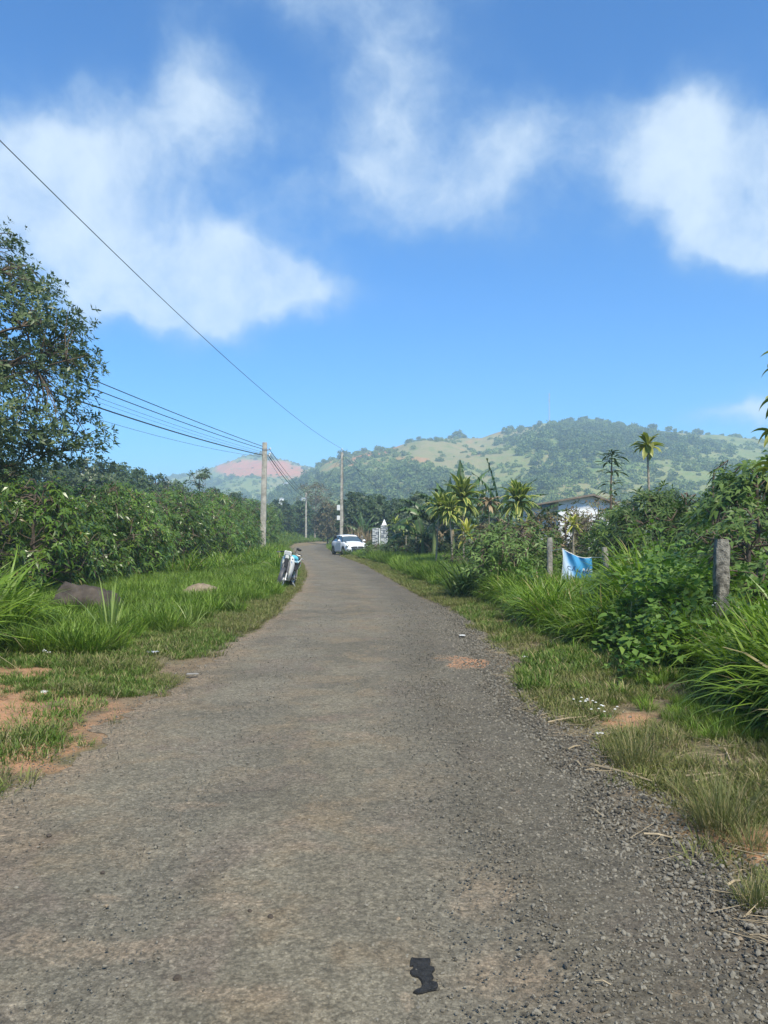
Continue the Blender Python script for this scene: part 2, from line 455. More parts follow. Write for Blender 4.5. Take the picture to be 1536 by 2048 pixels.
# road
ys = np.concatenate([np.linspace(-6, 1.5, 30), np.geomspace(1.55, 219, 560)])
us = np.linspace(0, 1, 91)
lo = edgeL(ys) + (fbm(ys * 1.5, ys * 0 + 3, 31, 6, .7) - .5) * .75 + .08
hi = edgeR(ys) + (fbm(ys * 1.5, ys * 0 + 9, 41, 5, .6) - .5) * .5 - .02
X = lo[:, None] * (1 - us) + hi[:, None] * us; Y = np.repeat(ys[:, None], len(us), 1)
_, _, Fc = grid(X, ys)
eu = np.minimum(us, 1 - us)[None] * (hi - lo)[:, None]
Z = .004 + .018 * sst(eu, .0, .5) + .012 * (fbm(X * 2.2, Y * 2.2, 51, 4) - .3) * sst(eu, 0, .15)
Z = Z - .012 * np.exp(-((X - (lo + hi)[:, None] / 2 - .72) / .22) ** 2) - .012 * np.exp(-((X - (lo + hi)[:, None] / 2 + .72) / .22) ** 2)
Z = np.maximum(Z, .003)
loose = sst(us, .50, .92)[None] * np.ones_like(X) * (.55 + .9 * fbm(X * 1.3, Y * .6, 61))
track = np.exp(-((X - (lo + hi)[:, None] / 2 - .62) / .3) ** 2) + np.exp(-((X - (lo + hi)[:, None] / 2 + .75) / .38) ** 2)
edg = (1 - sst(us[None] * (hi - lo)[:, None], .0, .55)) * (.2 + 1.2 * fbm(X * 2.5, Y * 2.5, 77)) + .6 * (1 - sst((1 - us[None]) * (hi - lo)[:, None], .0, .3)) * fbm(X * 2.5, Y * 2.5, 79)
edg = np.maximum(np.minimum(edg, .75), np.clip(3.2 * spots(X, Y, [(gnd(942, 1328), .30, .45)], 75), 0, 1))
tint = np.stack([np.clip(np.maximum(.62 * spots(X, Y, ROADSOIL[1:], 71), edg), 0, 1), np.clip(loose, 0, 1), np.clip(track, 0, 1)], -1)
me = np_mesh('road', np.stack([X, Y, Z], -1), Fc, tint.reshape(-1, 3), True)
m, t, b = new_mat('road_worn_chippings')
co = t.n('ShaderNodeTexCoord').outputs['Object']
sp = t.n('ShaderNodeSeparateColor', inp={0: t.n('ShaderNodeAttribute', attribute_name='tint').outputs['Color']})
soil, loose_, track_ = sp.outputs
n1 = t.noise(co, .55, 6, .6, .4); n2 = t.noise(co, 1.7, 6, .65, .3); n3 = t.noise(co, 7, 6, .65); n4 = t.noise(co, 45, 5, .7)
c = t.mix(t.ramp(n1, .40, .60), (0.155, 0.136, 0.096), (0.228, 0.200, 0.140))
c = t.mix(t.ramp(n2, .48, .62, 0, .8), c, (0.245, 0.190, 0.120))
c = t.mix(t.ramp(t.noise(co, 1.1, 5, .6, .8), .52, .64, 0, .5), c, (0.195, 0.146, 0.112))
c = t.mix(t.math('MULTIPLY', track_, .42), c, (0.196, 0.182, 0.142))
c = t.mix(t.math('MULTIPLY', t.ramp(n3, .42, .62), .55), c, (0.125, 0.112, 0.082))
c = t.mix(t.ramp(t.noise(co, .9, 5, .6, .6), .54, .66, 0, .5), c, (0.112, 0.100, 0.076))
c = t.mix(t.math('MULTIPLY', loose_, .75), c, (0.112, 0.099, 0.074))
sm = t.math('MULTIPLY', t.math('MAXIMUM', soil, t.math('MULTIPLY', t.ramp(t.noise(co, 3.2, 7, .7, .5), .60, .68), .6)), t.ramp(n3, .3, .6, .35, .95))
sm = t.math('MULTIPLY', sm, t.ramp(n4, .32, .6, .2, .8))
c = t.mix(sm, c, (0.31, 0.225, 0.145))
c = t.mix(t.math('MULTIPLY', t.ramp(soil, .82, 1.0), t.ramp(n3, .3, .55, .5, .9)), c, (0.40, 0.215, 0.115))
v1 = t.n('ShaderNodeTexVoronoi', inp={'Vector': co, 'Scale': 85.0}); v2 = t.n('ShaderNodeTexVoronoi', inp={'Vector': co, 'Scale': 38.0})
g1 = t.n('ShaderNodeSeparateColor', inp={0: v1.outputs['Color']}).outputs[0]
g2 = t.n('ShaderNodeSeparateColor', inp={0: v2.outputs['Color']}).outputs[1]
k = t.math('MULTIPLY', t.ramp(g1, 0, 1, .80, 1.24), t.ramp(g2, .0, 1, .93, 1.08))
k = t.math('MULTIPLY', k, t.ramp(n4, .3, .7, .72, 1.25))
k = t.math('MULTIPLY', k, t.ramp(v1.outputs['Distance'], .3, .7, 1.0, .84))
k = t.math('MULTIPLY', k, t.ramp(t.noise(co, 170, 3, .8), .35, .65, .82, 1.18))
k = t.math('MULTIPLY', k, t.ramp(n3, .3, .7, .87, 1.12))
k = t.math('MULTIPLY', k, t.ramp(t.noise(co, 18, 6, .7), .35, .65, .84, 1.14))
k = t.math('MULTIPLY', k, .92)
c = t.n('ShaderNodeVectorMath', operation='SCALE', inp={0: c, 'Scale': k}).outputs[0]
t.t.links.new(c, b.inputs['Base Color']); b.inputs['Roughness'].default_value = .9; b.inputs['Specular IOR Level'].default_value = .2
n5 = t.noise(co, 170, 3, .8)
hh = t.math('ADD', t.math('MULTIPLY', v1.outputs['Distance'], -.28), t.math('MULTIPLY', v2.outputs['Distance'], -.10))
hh = t.math('ADD', hh, t.math('ADD', t.math('MULTIPLY', n4, .6), t.math('MULTIPLY', n5, .5)))
bp = t.n('ShaderNodeBump', inp={'Height': hh, 'Strength': .6, 'Distance': .012})
t.t.links.new(bp.outputs[0], b.inputs['Normal'])
tag(link_mesh('road', me, m), 'worn grey chip-seal lane with dusty wheel tracks and a gravelly right edge', kind='structure')

# ------------------------------------------------------------------ scattering of what nobody could count
def scatter(name, P, rot, scl, idx, protos, label, mat=None):
    c = bpy.data.collections.new(name + '_kinds')
    for o in protos: c.objects.link(o)
    me = bpy.data.meshes.new(name); n = len(P)
    me.vertices.add(n); me.vertices.foreach_set('co', np.asarray(P, np.float32).ravel())
    a = me.attributes.new('rot', 'FLOAT_VECTOR', 'POINT'); a.data.foreach_set('vector', np.asarray(rot, np.float32).ravel())
    a = me.attributes.new('scl', 'FLOAT_VECTOR', 'POINT')
    scl = np.asarray(scl, np.float32); scl = np.repeat(scl[:, None], 3, 1) if scl.ndim == 1 else scl
    a.data.foreach_set('vector', np.ascontiguousarray(scl).ravel())
    a = me.attributes.new('pick', 'INT', 'POINT'); a.data.foreach_set('value', np.asarray(idx, np.int32))
    o = bpy.data.objects.new(name, me); col.objects.link(o)
    g = bpy.data.node_groups.new(name, 'GeometryNodeTree')
    g.interface.new_socket('Geometry', in_out='INPUT', socket_type='NodeSocketGeometry')
    g.interface.new_socket('Geometry', in_out='OUTPUT', socket_type='NodeSocketGeometry')
    gi = g.nodes.new('NodeGroupInput'); go = g.nodes.new('NodeGroupOutput')
    ci = g.nodes.new('GeometryNodeCollectionInfo'); ci.inputs['Collection'].default_value = c
    ci.inputs['Separate Children'].default_value = True; ci.inputs['Reset Children'].default_value = True
    ip = g.nodes.new('GeometryNodeInstanceOnPoints'); ip.inputs['Pick Instance'].default_value = True
    def na(nm, dt):
        x = g.nodes.new('GeometryNodeInputNamedAttribute'); x.data_type = dt; x.inputs[0].default_value = nm
        return x.outputs['Attribute']
    g.links.new(gi.outputs[0], ip.inputs['Points']); g.links.new(ci.outputs[0], ip.inputs['Instance'])
    g.links.new(na('pick', 'INT'), ip.inputs['Instance Index'])
    e2r = g.nodes.new('FunctionNodeEulerToRotation'); g.links.new(na('rot', 'FLOAT_VECTOR'), e2r.inputs[0])
    g.links.new(e2r.outputs[0], ip.inputs['Rotation'])
    g.links.new(na('scl', 'FLOAT_VECTOR'), ip.inputs['Scale'])
    g.links.new(ip.outputs[0], go.inputs[0])
    md = o.modifiers.new('scatter', 'NODES'); md.node_group = g
    return tag(o, label, kind='stuff')

def proto(name, me, mat):
    me.materials.append(mat); return bpy.data.objects.new(name, me)

def in_view(x, y, m=2.5): return (y > .8) & (np.abs(x) < y * .54 + m)

def rot_z(n, tilt=.12):
    r = rg.normal(size=(n, 3)) * tilt; r[:, 2] = rg.random(n) * 2 * pi; return r

# materials of vegetation
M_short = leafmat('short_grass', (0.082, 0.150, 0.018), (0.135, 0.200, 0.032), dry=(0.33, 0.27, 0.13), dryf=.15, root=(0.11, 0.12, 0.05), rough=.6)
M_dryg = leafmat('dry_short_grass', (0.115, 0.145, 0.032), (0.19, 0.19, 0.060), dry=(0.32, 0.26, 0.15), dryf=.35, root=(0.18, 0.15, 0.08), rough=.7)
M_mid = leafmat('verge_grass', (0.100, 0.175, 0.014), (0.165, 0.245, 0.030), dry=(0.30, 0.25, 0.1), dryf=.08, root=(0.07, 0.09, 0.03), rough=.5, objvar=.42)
M_tall = leafmat('tall_grass', (0.105, 0.185, 0.014), (0.19, 0.28, 0.030), dry=(0.33, 0.27, 0.12), dryf=.06, root=(0.045, 0.07, 0.015), rough=.42, trans=.3)  # dark root colour paints the shade in the gaps between blades
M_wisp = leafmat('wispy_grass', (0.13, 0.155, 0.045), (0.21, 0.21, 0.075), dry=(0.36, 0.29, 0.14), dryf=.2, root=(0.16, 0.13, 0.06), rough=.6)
M_lime = leafmat('pale_cane_grass', (0.15, 0.22, 0.05), (0.24, 0.30, 0.09), root=(0.2, 0.22, 0.08), rough=.45)
M_coffee = leafmat('coffee_leaf', (0.062, 0.125, 0.014), (0.130, 0.205, 0.028), rough=.34, trans=.25, spec=.5, dry=(0.16, 0.14, 0.03), dryf=.05)
M_tree = leafmat('tree_leaf', (0.060, 0.092, 0.036), (0.10, 0.135, 0.050), rough=.42, trans=.22)
M_dark = leafmat('dark_tree_leaf', (0.034, 0.064, 0.022), (0.064, 0.100, 0.032), rough=.5, trans=.2)
M_shrub = leafmat('shrub_leaf', (0.070, 0.125, 0.026), (0.130, 0.190, 0.046), rough=.5, trans=.25)
M_brown = leafmat('brownish_shrub_leaf', (0.090, 0.095, 0.036), (0.160, 0.145, 0.065), rough=.6, trans=.2, dry=(0.2, 0.13, 0.07), dryf=.2)
M_weed = leafmat('weed_leaf', (0.080, 0.155, 0.022), (0.150, 0.235, 0.042), rough=.5, trans=.3)
M_ban = leafmat('banana_leaf', (0.050, 0.105, 0.034), (0.085, 0.150, 0.048), rough=.38, trans=.22, edge=(0.09, 0.12, 0.05))
M_dra = leafmat('variegated_leaf', (0.060, 0.12, 0.02), (0.12, 0.17, 0.03), rough=.4, trans=.25, edge=(0.44, 0.44, 0.12))
M_drab = leafmat('variegated_leaf_yellow', (0.22, 0.25, 0.03), (0.34, 0.34, 0.05), rough=.4, trans=.25, edge=(0.55, 0.5, 0.12))
M_pap = leafmat('yellow_green_leaf', (0.16, 0.20, 0.04), (0.26, 0.27, 0.06), rough=.4, trans=.3, edge=(0.3, 0.3, 0.08))
M_dead = leafmat('dead_leaf', (0.22, 0.16, 0.09), (0.34, 0.26, 0.16), rough=.8, trans=.1)
M_hill = leafmat('hill_scrub_leaf', (0.125, 0.185, 0.045), (0.21, 0.26, 0.075), rough=.7, trans=.15, objvar=.35)
M_hilld = leafmat('hill_tree_leaf', (0.075, 0.125, 0.036), (0.125, 0.175, 0.050), rough=.7, trans=.15, objvar=.3)
M_flower = simple('white_petal', (0.8, 0.8, 0.76), .6)
M_bark = simple('bark', (0.13, 0.10, 0.075), .9, var=.35, scale=14, bump=.6, spec=.1)
M_pbark = simple('pale_bark', (0.27, 0.24, 0.19), .9, var=.3, scale=10, bump=.5, spec=.1)
M_gstem = simple('green_stem', (0.12, 0.16, 0.05), .7, var=.25, scale=20)
M_stone = simple('road_chipping', (0.150, 0.136, 0.106), .85, var=.35, scale=40, bump=.3, spec=.25)
# chippings vary from stone to stone
def vary(mat, lo_, hi_):
    nt = mat.node_tree; b = nt.nodes['Principled BSDF']; t = NT(nt)
    src = b.inputs['Base Color'].links[0].from_socket
    k = t.ramp(t.n('ShaderNodeObjectInfo').outputs['Random'], 0, 1, lo_, hi_)
    nt.links.new(t.n('ShaderNodeVectorMath', operation='SCALE', inp={0: src, 'Scale': k}).outputs[0], b.inputs['Base Color'])
vary(M_stone, .5, 1.5)
M_straw = simple('dry_straw', (0.42, 0.33, 0.20), .75, var=.25, scale=15)
vary(M_straw, .45, .95)

def rock_mesh(name, seed, sub=1, amp=.25, sq=(1, 1, .7), fine=0.0):
    bm = bmesh.new(); bmesh.ops.create_icosphere(bm, subdivisions=sub, radius=1)
    r = random.Random(seed)
    cuts = [(Vector((r.gauss(0, 1), r.gauss(0, 1), r.gauss(0, 1))).normalized(), r.uniform(.55, .9)) for _ in range(9)]
    for v in bm.verts:
        p = v.co.copy()
        for n_, d_ in cuts:
            e = p.dot(n_) - d_
            if e > 0: p -= n_ * e * .9
        nn = fbm(p.x * 2 + p.z * 1.3 + seed, p.y * 2 + p.z, seed, 4) - .5
        p *= 1 + amp * float(nn)
        if fine: p *= 1 + fine * (float(fbm(p.x * 9 + p.z * 5, p.y * 9 - p.z * 4, seed + 3, 3)) - .5)
        v.co = Vector((p.x * sq[0], p.y * sq[1], p.z * sq[2]))
    me = bpy.data.meshes.new(name); bm.to_mesh(me); bm.free()
    return me

# chippings lying loose on the lane
stones = [proto('chipping', rock_mesh('chipping', k, 1, .5, (1, rnd.uniform(.7, 1), rnd.uniform(.45, .7))), M_stone) for k in range(7)]
n = 330000
y = 1.9 + (rg.random(n) ** 1.9) * 17; x = rg.uniform(-4, 4, n)
uu = (x - edgeL(y)) / (edgeR(y) - edgeL(y))
dens = .24 + .95 * sst(uu, .60, .92) + .25 * sst(fbm(x * 1.2, y * 1.2, 81), .5, .7) + .3 * (1 - sst(uu, .0, .1))
dens *= .35 + 1.3 * fbm(x * 2, y * 2, 83)
dens *= np.where((uu > 1), np.exp(-(uu - 1) * 14), 1) * np.where(uu < 0, np.exp(uu * 9), 1)
dens *= 1 - .7 * spots(x, y, ROADSOIL, 71)
dens *= np.clip(y / 4, .5, 1) 
dens *= 1 - sst(y, 9, 18.5)
keep = (rg.random(n) < dens) & in_view(x, y, .6); x, y, uu = x[keep], y[keep], uu[keep]
s = np.exp(rg.normal(size=len(x)) * .42) * .0042 * (1 + .75 * sst(uu, .7, .95)) * (1 + np.clip(y - 5, 0, 12) * .05)
s = s * np.where((uu < .55) & (rg.random(len(s)) < .85), .8, 1.0)
s = np.clip(s, .002, .017)
big = rg.random(len(x)) < .0035; s[big] *= 1.7
z = np.where((uu > -.02) & (uu < 1.02), .022, land(x, y) + .004) + s * .22
scatter('gravel', np.stack([x, y, z], 1), rot_z(len(x), .5), s, rg.integers(0, 7, len(x)), stones, 'loose grey chippings lying all over the lane, thickest at the right edge')

# grass
def tuft(name, mat, args, k=4, extra=None):
    out = []
    for i in range(k):
        V, Fc, T = merge([blades(**a) for a in args])
        if extra is not None: V = V + 0
        out.append(proto(name, np_mesh(name, V, Fc, T), mat))
    return out
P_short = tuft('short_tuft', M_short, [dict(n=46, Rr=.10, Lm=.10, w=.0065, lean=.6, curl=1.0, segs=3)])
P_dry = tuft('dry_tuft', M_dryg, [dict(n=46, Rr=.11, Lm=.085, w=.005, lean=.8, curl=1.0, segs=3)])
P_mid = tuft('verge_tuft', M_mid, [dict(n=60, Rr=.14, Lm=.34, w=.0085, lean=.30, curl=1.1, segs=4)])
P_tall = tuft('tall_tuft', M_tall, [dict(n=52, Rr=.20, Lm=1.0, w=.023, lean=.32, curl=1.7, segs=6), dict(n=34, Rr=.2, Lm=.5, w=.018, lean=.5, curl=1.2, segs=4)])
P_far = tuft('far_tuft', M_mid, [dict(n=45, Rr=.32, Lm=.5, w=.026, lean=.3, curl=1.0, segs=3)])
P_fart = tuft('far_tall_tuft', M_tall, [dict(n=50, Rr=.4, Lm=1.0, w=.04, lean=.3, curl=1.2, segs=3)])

def sow(name, n, ylo, yhi, side, dlo, dhi, densf, protos, smin, smax, label, tilt=.12, ypow=1.6, zsc=None):
    y = ylo + (rg.random(n) ** ypow) * (yhi - ylo); d_ = rg.uniform(dlo, dhi, n)
    x = edgeL(y) - d_ if side < 0 else edgeR(y) + d_
    dn = densf(x, y, d_)
    keep = (rg.random(n) < dn) & in_view(x, y, 2.0)
    x, y, d_ = x[keep], y[keep], d_[keep]
    sc_ = rg.uniform(smin, smax, len(x)) * (np.clip(.5 + .055 * y, .6, 1) if ylo < 6 else 1) * (.75 + .5 * fbm(x * .8, y * .8, 91))
    return np.stack([x, y, land(x, y) - .005], 1), rot_z(len(x), tilt), sc_, rg.integers(0, len(protos), len(x))

def sow_all(name, batches, protos, label):
    r = [sow(name, *b_[:6], b_[6], protos, b_[7], b_[8], label, **(b_[9] if len(b_) > 9 else {})) for b_ in batches]
    return scatter(name, np.concatenate([q[0] for q in r]), np.concatenate([q[1] for q in r]), np.concatenate([q[2] for q in r]),
                   np.concatenate([q[3] for q in r]), protos, label)

sL = lambda x, y: 1 - spots(x, y, SOIL)
CLEAR = [((-4.9, 12.5), 1.4, 1.1)]
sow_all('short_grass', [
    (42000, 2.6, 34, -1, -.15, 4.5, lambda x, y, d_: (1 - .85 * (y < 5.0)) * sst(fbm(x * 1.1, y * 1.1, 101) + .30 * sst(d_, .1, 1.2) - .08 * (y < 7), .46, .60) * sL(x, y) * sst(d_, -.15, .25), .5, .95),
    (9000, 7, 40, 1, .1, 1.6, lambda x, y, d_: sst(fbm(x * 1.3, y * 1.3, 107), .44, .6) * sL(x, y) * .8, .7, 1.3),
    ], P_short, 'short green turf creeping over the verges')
sow_all('dry_grass', [
    (16000, 2.4, 16, 1, -.05, 1.7, lambda x, y, d_: (.42 + .58 * sst(y, 6, 9)) * sst(fbm(x * 1.4, y * 1.4, 111), .36, .58) * sL(x, y) * sst(d_, -.1, .35), .6, 1.3),
    (12000, 3, 26, -1, -.05, 1.3, lambda x, y, d_: sst(fbm(x * 1.4, y * 1.4, 113) - .3 * (y < 7.5), .52, .66) * (1 - .6 * spots(x, y, SOIL)), .5, 1.0),
    (7000, 16, 55, 1, .0, 1.2, lambda x, y, d_: .8 + 0 * x, .8, 1.6),
    (9000, 4.5, 24, -1, -.1, 4.0, lambda x, y, d_: .55 * sst(fbm(x * 1.8, y * 1.8, 115), .5, .62) * (1 - .8 * spots(x, y, SOIL)), .8, 1.7),
    (3000, 12, 45, -1, -.1, .5, lambda x, y, d_: .8 + 0 * x, .7, 1.4),
    ], P_dry, 'yellowed short grass and thatch along the road edges')
sow_all('verge_grass', [
    (30000, 9, 62, -1, .5, 8.5, lambda x, y, d_: sst(d_ + (fbm(x * 1.1, y * 1.1, 121) - .5) * 4.2, .7, 2.2) * (1 - .95 * spots(x, y, SOIL)) * (.55 + .45 * sst(fbm(x, y, 123), .4, .5)) * (1 - spots(x, y, CLEAR)), .42, 1.0),
    (9000, 14, 50, -1, .25, 1.6, lambda x, y, d_: (1 - spots(x, y, [((-2.75, 20.3), .7, 1.1)])) * sst(fbm(x * 1.2, y * 1.2, 125), .42, .55) * sst(y, 16, 22), .5, 1.0),
    (16000, 18, 62, 1, .7, 5.5, lambda x, y, d_: (1 - spots(x, y, [((-2.4, 56.0), 1.5, 4.0)])) * sst(d_ + (fbm(x * .8, y * .8, 127) - .5) * 1.4, .6, 1.4), .7, 1.5),
    (2000, 5.0, 15, 1, .7, 2.2, lambda x, y, d_: sst(fbm(x * 1.6, y * 1.6, 129), .50, .62) * sst(d_, .6, 1.3), .22, .5),
    ], P_mid, 'lush green verge grass about knee high')
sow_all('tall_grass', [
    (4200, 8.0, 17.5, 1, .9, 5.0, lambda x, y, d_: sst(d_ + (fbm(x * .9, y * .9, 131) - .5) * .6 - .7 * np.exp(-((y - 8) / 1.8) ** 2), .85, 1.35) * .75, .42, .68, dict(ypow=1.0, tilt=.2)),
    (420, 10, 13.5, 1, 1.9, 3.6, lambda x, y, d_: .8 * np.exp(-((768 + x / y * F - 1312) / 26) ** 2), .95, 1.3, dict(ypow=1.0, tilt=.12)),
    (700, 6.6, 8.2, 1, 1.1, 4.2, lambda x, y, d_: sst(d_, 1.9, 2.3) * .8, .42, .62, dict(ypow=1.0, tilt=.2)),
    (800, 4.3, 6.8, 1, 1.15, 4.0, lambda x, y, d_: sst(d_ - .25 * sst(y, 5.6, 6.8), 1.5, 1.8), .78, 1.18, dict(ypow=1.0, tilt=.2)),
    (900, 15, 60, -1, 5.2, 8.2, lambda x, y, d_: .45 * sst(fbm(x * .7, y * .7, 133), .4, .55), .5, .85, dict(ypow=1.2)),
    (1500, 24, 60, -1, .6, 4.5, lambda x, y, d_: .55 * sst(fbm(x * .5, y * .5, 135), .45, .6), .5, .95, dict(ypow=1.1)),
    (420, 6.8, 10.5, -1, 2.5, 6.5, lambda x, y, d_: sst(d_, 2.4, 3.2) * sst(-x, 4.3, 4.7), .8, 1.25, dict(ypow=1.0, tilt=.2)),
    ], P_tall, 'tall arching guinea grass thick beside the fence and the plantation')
sow_all('far_grass', [
    (9000, 55, 175, -1, .2, 14, lambda x, y, d_: .9 + 0 * x, .7, 1.3, dict(ypow=1.1)),
    (5000, 55, 150, 1, .2, 9, lambda x, y, d_: .8 * (1 - spots(x, y, [((-2.4, 57.5), 1.6, 4.0)])), .6, 1.1, dict(ypow=1.1)),
    ], P_far, 'bright green grass on the bank where the lane bends away')
sow_all('far_tall_grass', [
    (1600, 62, 150, -1, 1.5, 12, lambda x, y, d_: .5 + 0 * x, .7, 1.2, dict(ypow=1.1)),
    ], P_fart, 'taller coarse grass on the far bank')

# ------------------------------------------------------------------ hills
def hill(name, cols_px, ridge_py, Dr, D0, back, amp, seed, label, soilspots):
    """a hill whose ridge stands Dr metres away"""
    px = np.linspace(cols_px[0], cols_px[-1], 260)
    ry = np.interp(px, cols_px, ridge_py)
    u = (px - 768) / F
    zr = (1070 - ry) / F * Dr + EYE
    tt = np.concatenate([np.linspace(0, 1, 150), np.linspace(1.02, 1 + back, 26)])
    T_, U_ = np.meshgrid(tt, u, indexing='ij'); ZR = np.broadcast_to(zr, T_.shape)
    Y = D0 + T_ * (Dr - D0); X = U_ * np.where(T_ <= 1, Y, Y)
    prof = np.where(T_ <= 1, .25 * T_ + .75 * sst(T_, -.15, 1.12), 1 - ((T_ - 1) / back) ** 1.3 * 1.0)
    p0 = .25 * 0 + .75 * sst(np.array(0.), -.15, 1.12); p1 = .25 + .75 * sst(np.array(1.), -.15, 1.12)
    prof = np.where(T_ <= 1, (prof - p0) / (p1 - p0), prof)
    Z = ZR * prof
    gul = (fbm(X / 75, Y / 130, seed, 5, .5) - .5) * amp * np.clip(T_, 0, 1) * (1 - .8 * np.exp(-((T_ - 1) / .06) ** 2))
    Z = np.maximum(Z + gul, 0) - 2 + 2 * np.clip(T_, 0, 1)
    return X, Y, Z, T_, U_

def hill_obj(name, args, label, mat_args, seed):
    X, Y, Z, T_, U_ = hill(name, *args)
    n = X.shape[1]; k = X.shape[0]
    i = np.arange(k - 1)[:, None] * n; j = np.arange(n - 1)[None]
    Fc = np.stack([i + j, i + j + 1, i + n + j + 1, i + n + j], -1).reshape(-1, 4)
    soil, gold = mat_args(X, Y, Z, T_, U_)
    tint = np.stack([soil, gold, T_ * 0], -1).reshape(-1, 3)
    me = np_mesh(name, np.stack([X, Y, Z], -1), Fc, tint, True)
    return tag(link_mesh(name, me, M_hillside), label, kind='structure'), (X, Y, Z, T_, U_, soil, gold)

m, t, b = new_mat('hillside'); M_hillside = m
co = t.n('ShaderNodeTexCoord').outputs['Object']
sp = t.n('ShaderNodeSeparateColor', inp={0: t.n('ShaderNodeAttribute', attribute_name='tint').outputs['Color']})
n1 = t.noise(co, .02, 6, .6); n2 = t.noise(co, .12, 6, .65); n3 = t.noise(co, .5, 5, .7)
c = t.mix(t.ramp(n1, .4, .6), (0.115, 0.18, 0.050), (0.20, 0.245, 0.080))
c = t.mix(t.ramp(n2, .45, .62, 0, .7), c, (0.23, 0.23, 0.09))
gg = t.math('MULTIPLY', sp.outputs[1], t.ramp(n2, .32, .58, .25, 1))
c = t.mix(gg, c, t.mix(t.ramp(n3, .4, .6), (0.24, 0.22, 0.09), (0.30, 0.25, 0.13)))
ss = t.math('MULTIPLY', sp.outputs[0], t.ramp(n2, .3, .5, .3, 1))
c = t.mix(ss, c, t.mix(t.ramp(n3, .35, .65), (0.50, 0.15, 0.07), (0.58, 0.26, 0.13)))
c = t.mix(t.ramp(n3, .5, .7, 0, .4), c, (0.045, 0.07, 0.025))
t.t.links.new(c, b.inputs['Base Color']); b.inputs['Roughness'].default_value = .95; b.inputs['Specular IOR Level'].default_value = .1
bp = t.n('ShaderNodeBump', inp={'Height': n3, 'Strength': .6, 'Distance': 1.5}); t.t.links.new(bp.outputs[0], b.inputs['Normal'])

def pxy(X, Y, Z): return 768 + X / Y * F, 1070 - (Z - EYE) / Y * F
def mA(X, Y, Z, T_, U_):
    px, py = pxy(X, Y, Z)
    w1 = (fbm(px / 60, py / 25, 201) - .5)
    soil = (1 - sst(((px - 745) / 55) ** 2 + ((py - 906 + (px - 745) * .33) / 9) ** 2 + w1 * 1.6, .5, 1.3)) * .8
    soil = np.maximum(soil, sst(fbm(X / 20, Y / 45, 207), .60, .7) * .45 * sst(-(px - 1000), -100, 120) * (T_ > .5))
    gold = sst(fbm(X / 45, Y / 70, 203) + .35 * (1 - sst(np.abs(px - 900), 80, 260)) * sst(T_, .45, .9) - .25 * sst(px, 1080, 1150) * (1 - sst(px, 1290, 1400)), .46, .76)
    gold = np.maximum(gold, .75 * (1 - sst(((px - 1180) / 110) ** 2 + ((py - 985) / 34) ** 2 + w1, .5, 1.4)))
    gold = np.maximum(gold, .42 * sst(px, 1240, 1330) * sst(fbm(X / 14, Y / 26, 209), .35, .6))
    return soil, gold
def mB(X, Y, Z, T_, U_):
    px, py = pxy(X, Y, Z)
    w1 = (fbm(px / 22, py / 12, 211) - .5)
    soil = 1.0 * (1 - sst(((px - 518) / 92) ** 2 + ((py - 937) / 19) ** 2 + w1 * 1.8, .6, 1.2))
    soil = np.maximum(soil, .55 * (1 - sst(((px - 605) / 45) ** 2 + ((py - 948) / 14) ** 2 + w1 * 1.5, .4, 1.2)))
    soil = np.maximum(soil, .7 * (1 - sst(((px - 320) / 28) ** 2 + ((py - 968) / 6) ** 2 + w1, .4, 1.2)))
    gold = .8 * (1 - sst(((px - 590) / 70) ** 2 + ((py - 962) / 20) ** 2 + w1 * 1.6, .3, 1.3))
    return soil, gold
cA = [430, 560, 620, 650, 700, 740, 800, 840, 900, 960, 1000, 1050, 1080, 1130, 1170, 1230, 1300, 1350, 1400, 1450, 1500, 1536, 1700, 2000, 2500]
rA = [1066, 1000, 960, 937, 917, 902, 889, 880, 879, 883, 874, 862, 850, 845, 840, 844, 856, 863, 869, 874, 879, 882, 885, 930, 1060]
cB = [-700, -200, 150, 290, 340, 380, 420, 445, 480, 520, 570, 625, 650, 700, 800, 1000]
rB = [1010, 985, 975, 968, 962, 957, 945, 935, 925, 919, 925, 932, 938, 945, 960, 1060]
hA, dA = hill_obj('hill', (cA, rA, 640, 230, .9, 34, 301, '', None), 'broad green hill with a mast on its rounded top', mA, 1)
hB, dB = hill_obj('hill', (cB, rB, 1150, 420, .7, 34, 305, '', None), 'far hazy hill with a bare orange slope on its crest', mB, 2)

def sample_hill(dat, n, dens, tmax=1.0):
    X, Y, Z, T_, U_, soil, gold = dat
    i = rg.random(n) * (149 * tmax); j = rg.random(n) * (X.shape[1] - 2)
    i0 = i.astype(int); j0 = j.astype(int); fi = i - i0; fj = j - j0
    def itp(A): return (A[i0, j0]*(1-fi)*(1-fj) + A[i0+1, j0]*fi*(1-fj) + A[i0, j0+1]*(1-fi)*fj + A[i0+1, j0+1]*fi*fj)
    x, y, z, so_, go_, tt = itp(X), itp(Y), itp(Z), itp(soil), itp(gold), itp(T_)
    px, py = pxy(x, y, z)
    k = (rg.random(n) < dens(x, y, z, px, py, so_, go_, tt)) & (px > -60) & (px < 1600)
    return x[k], y[k], z[k], tt[k]

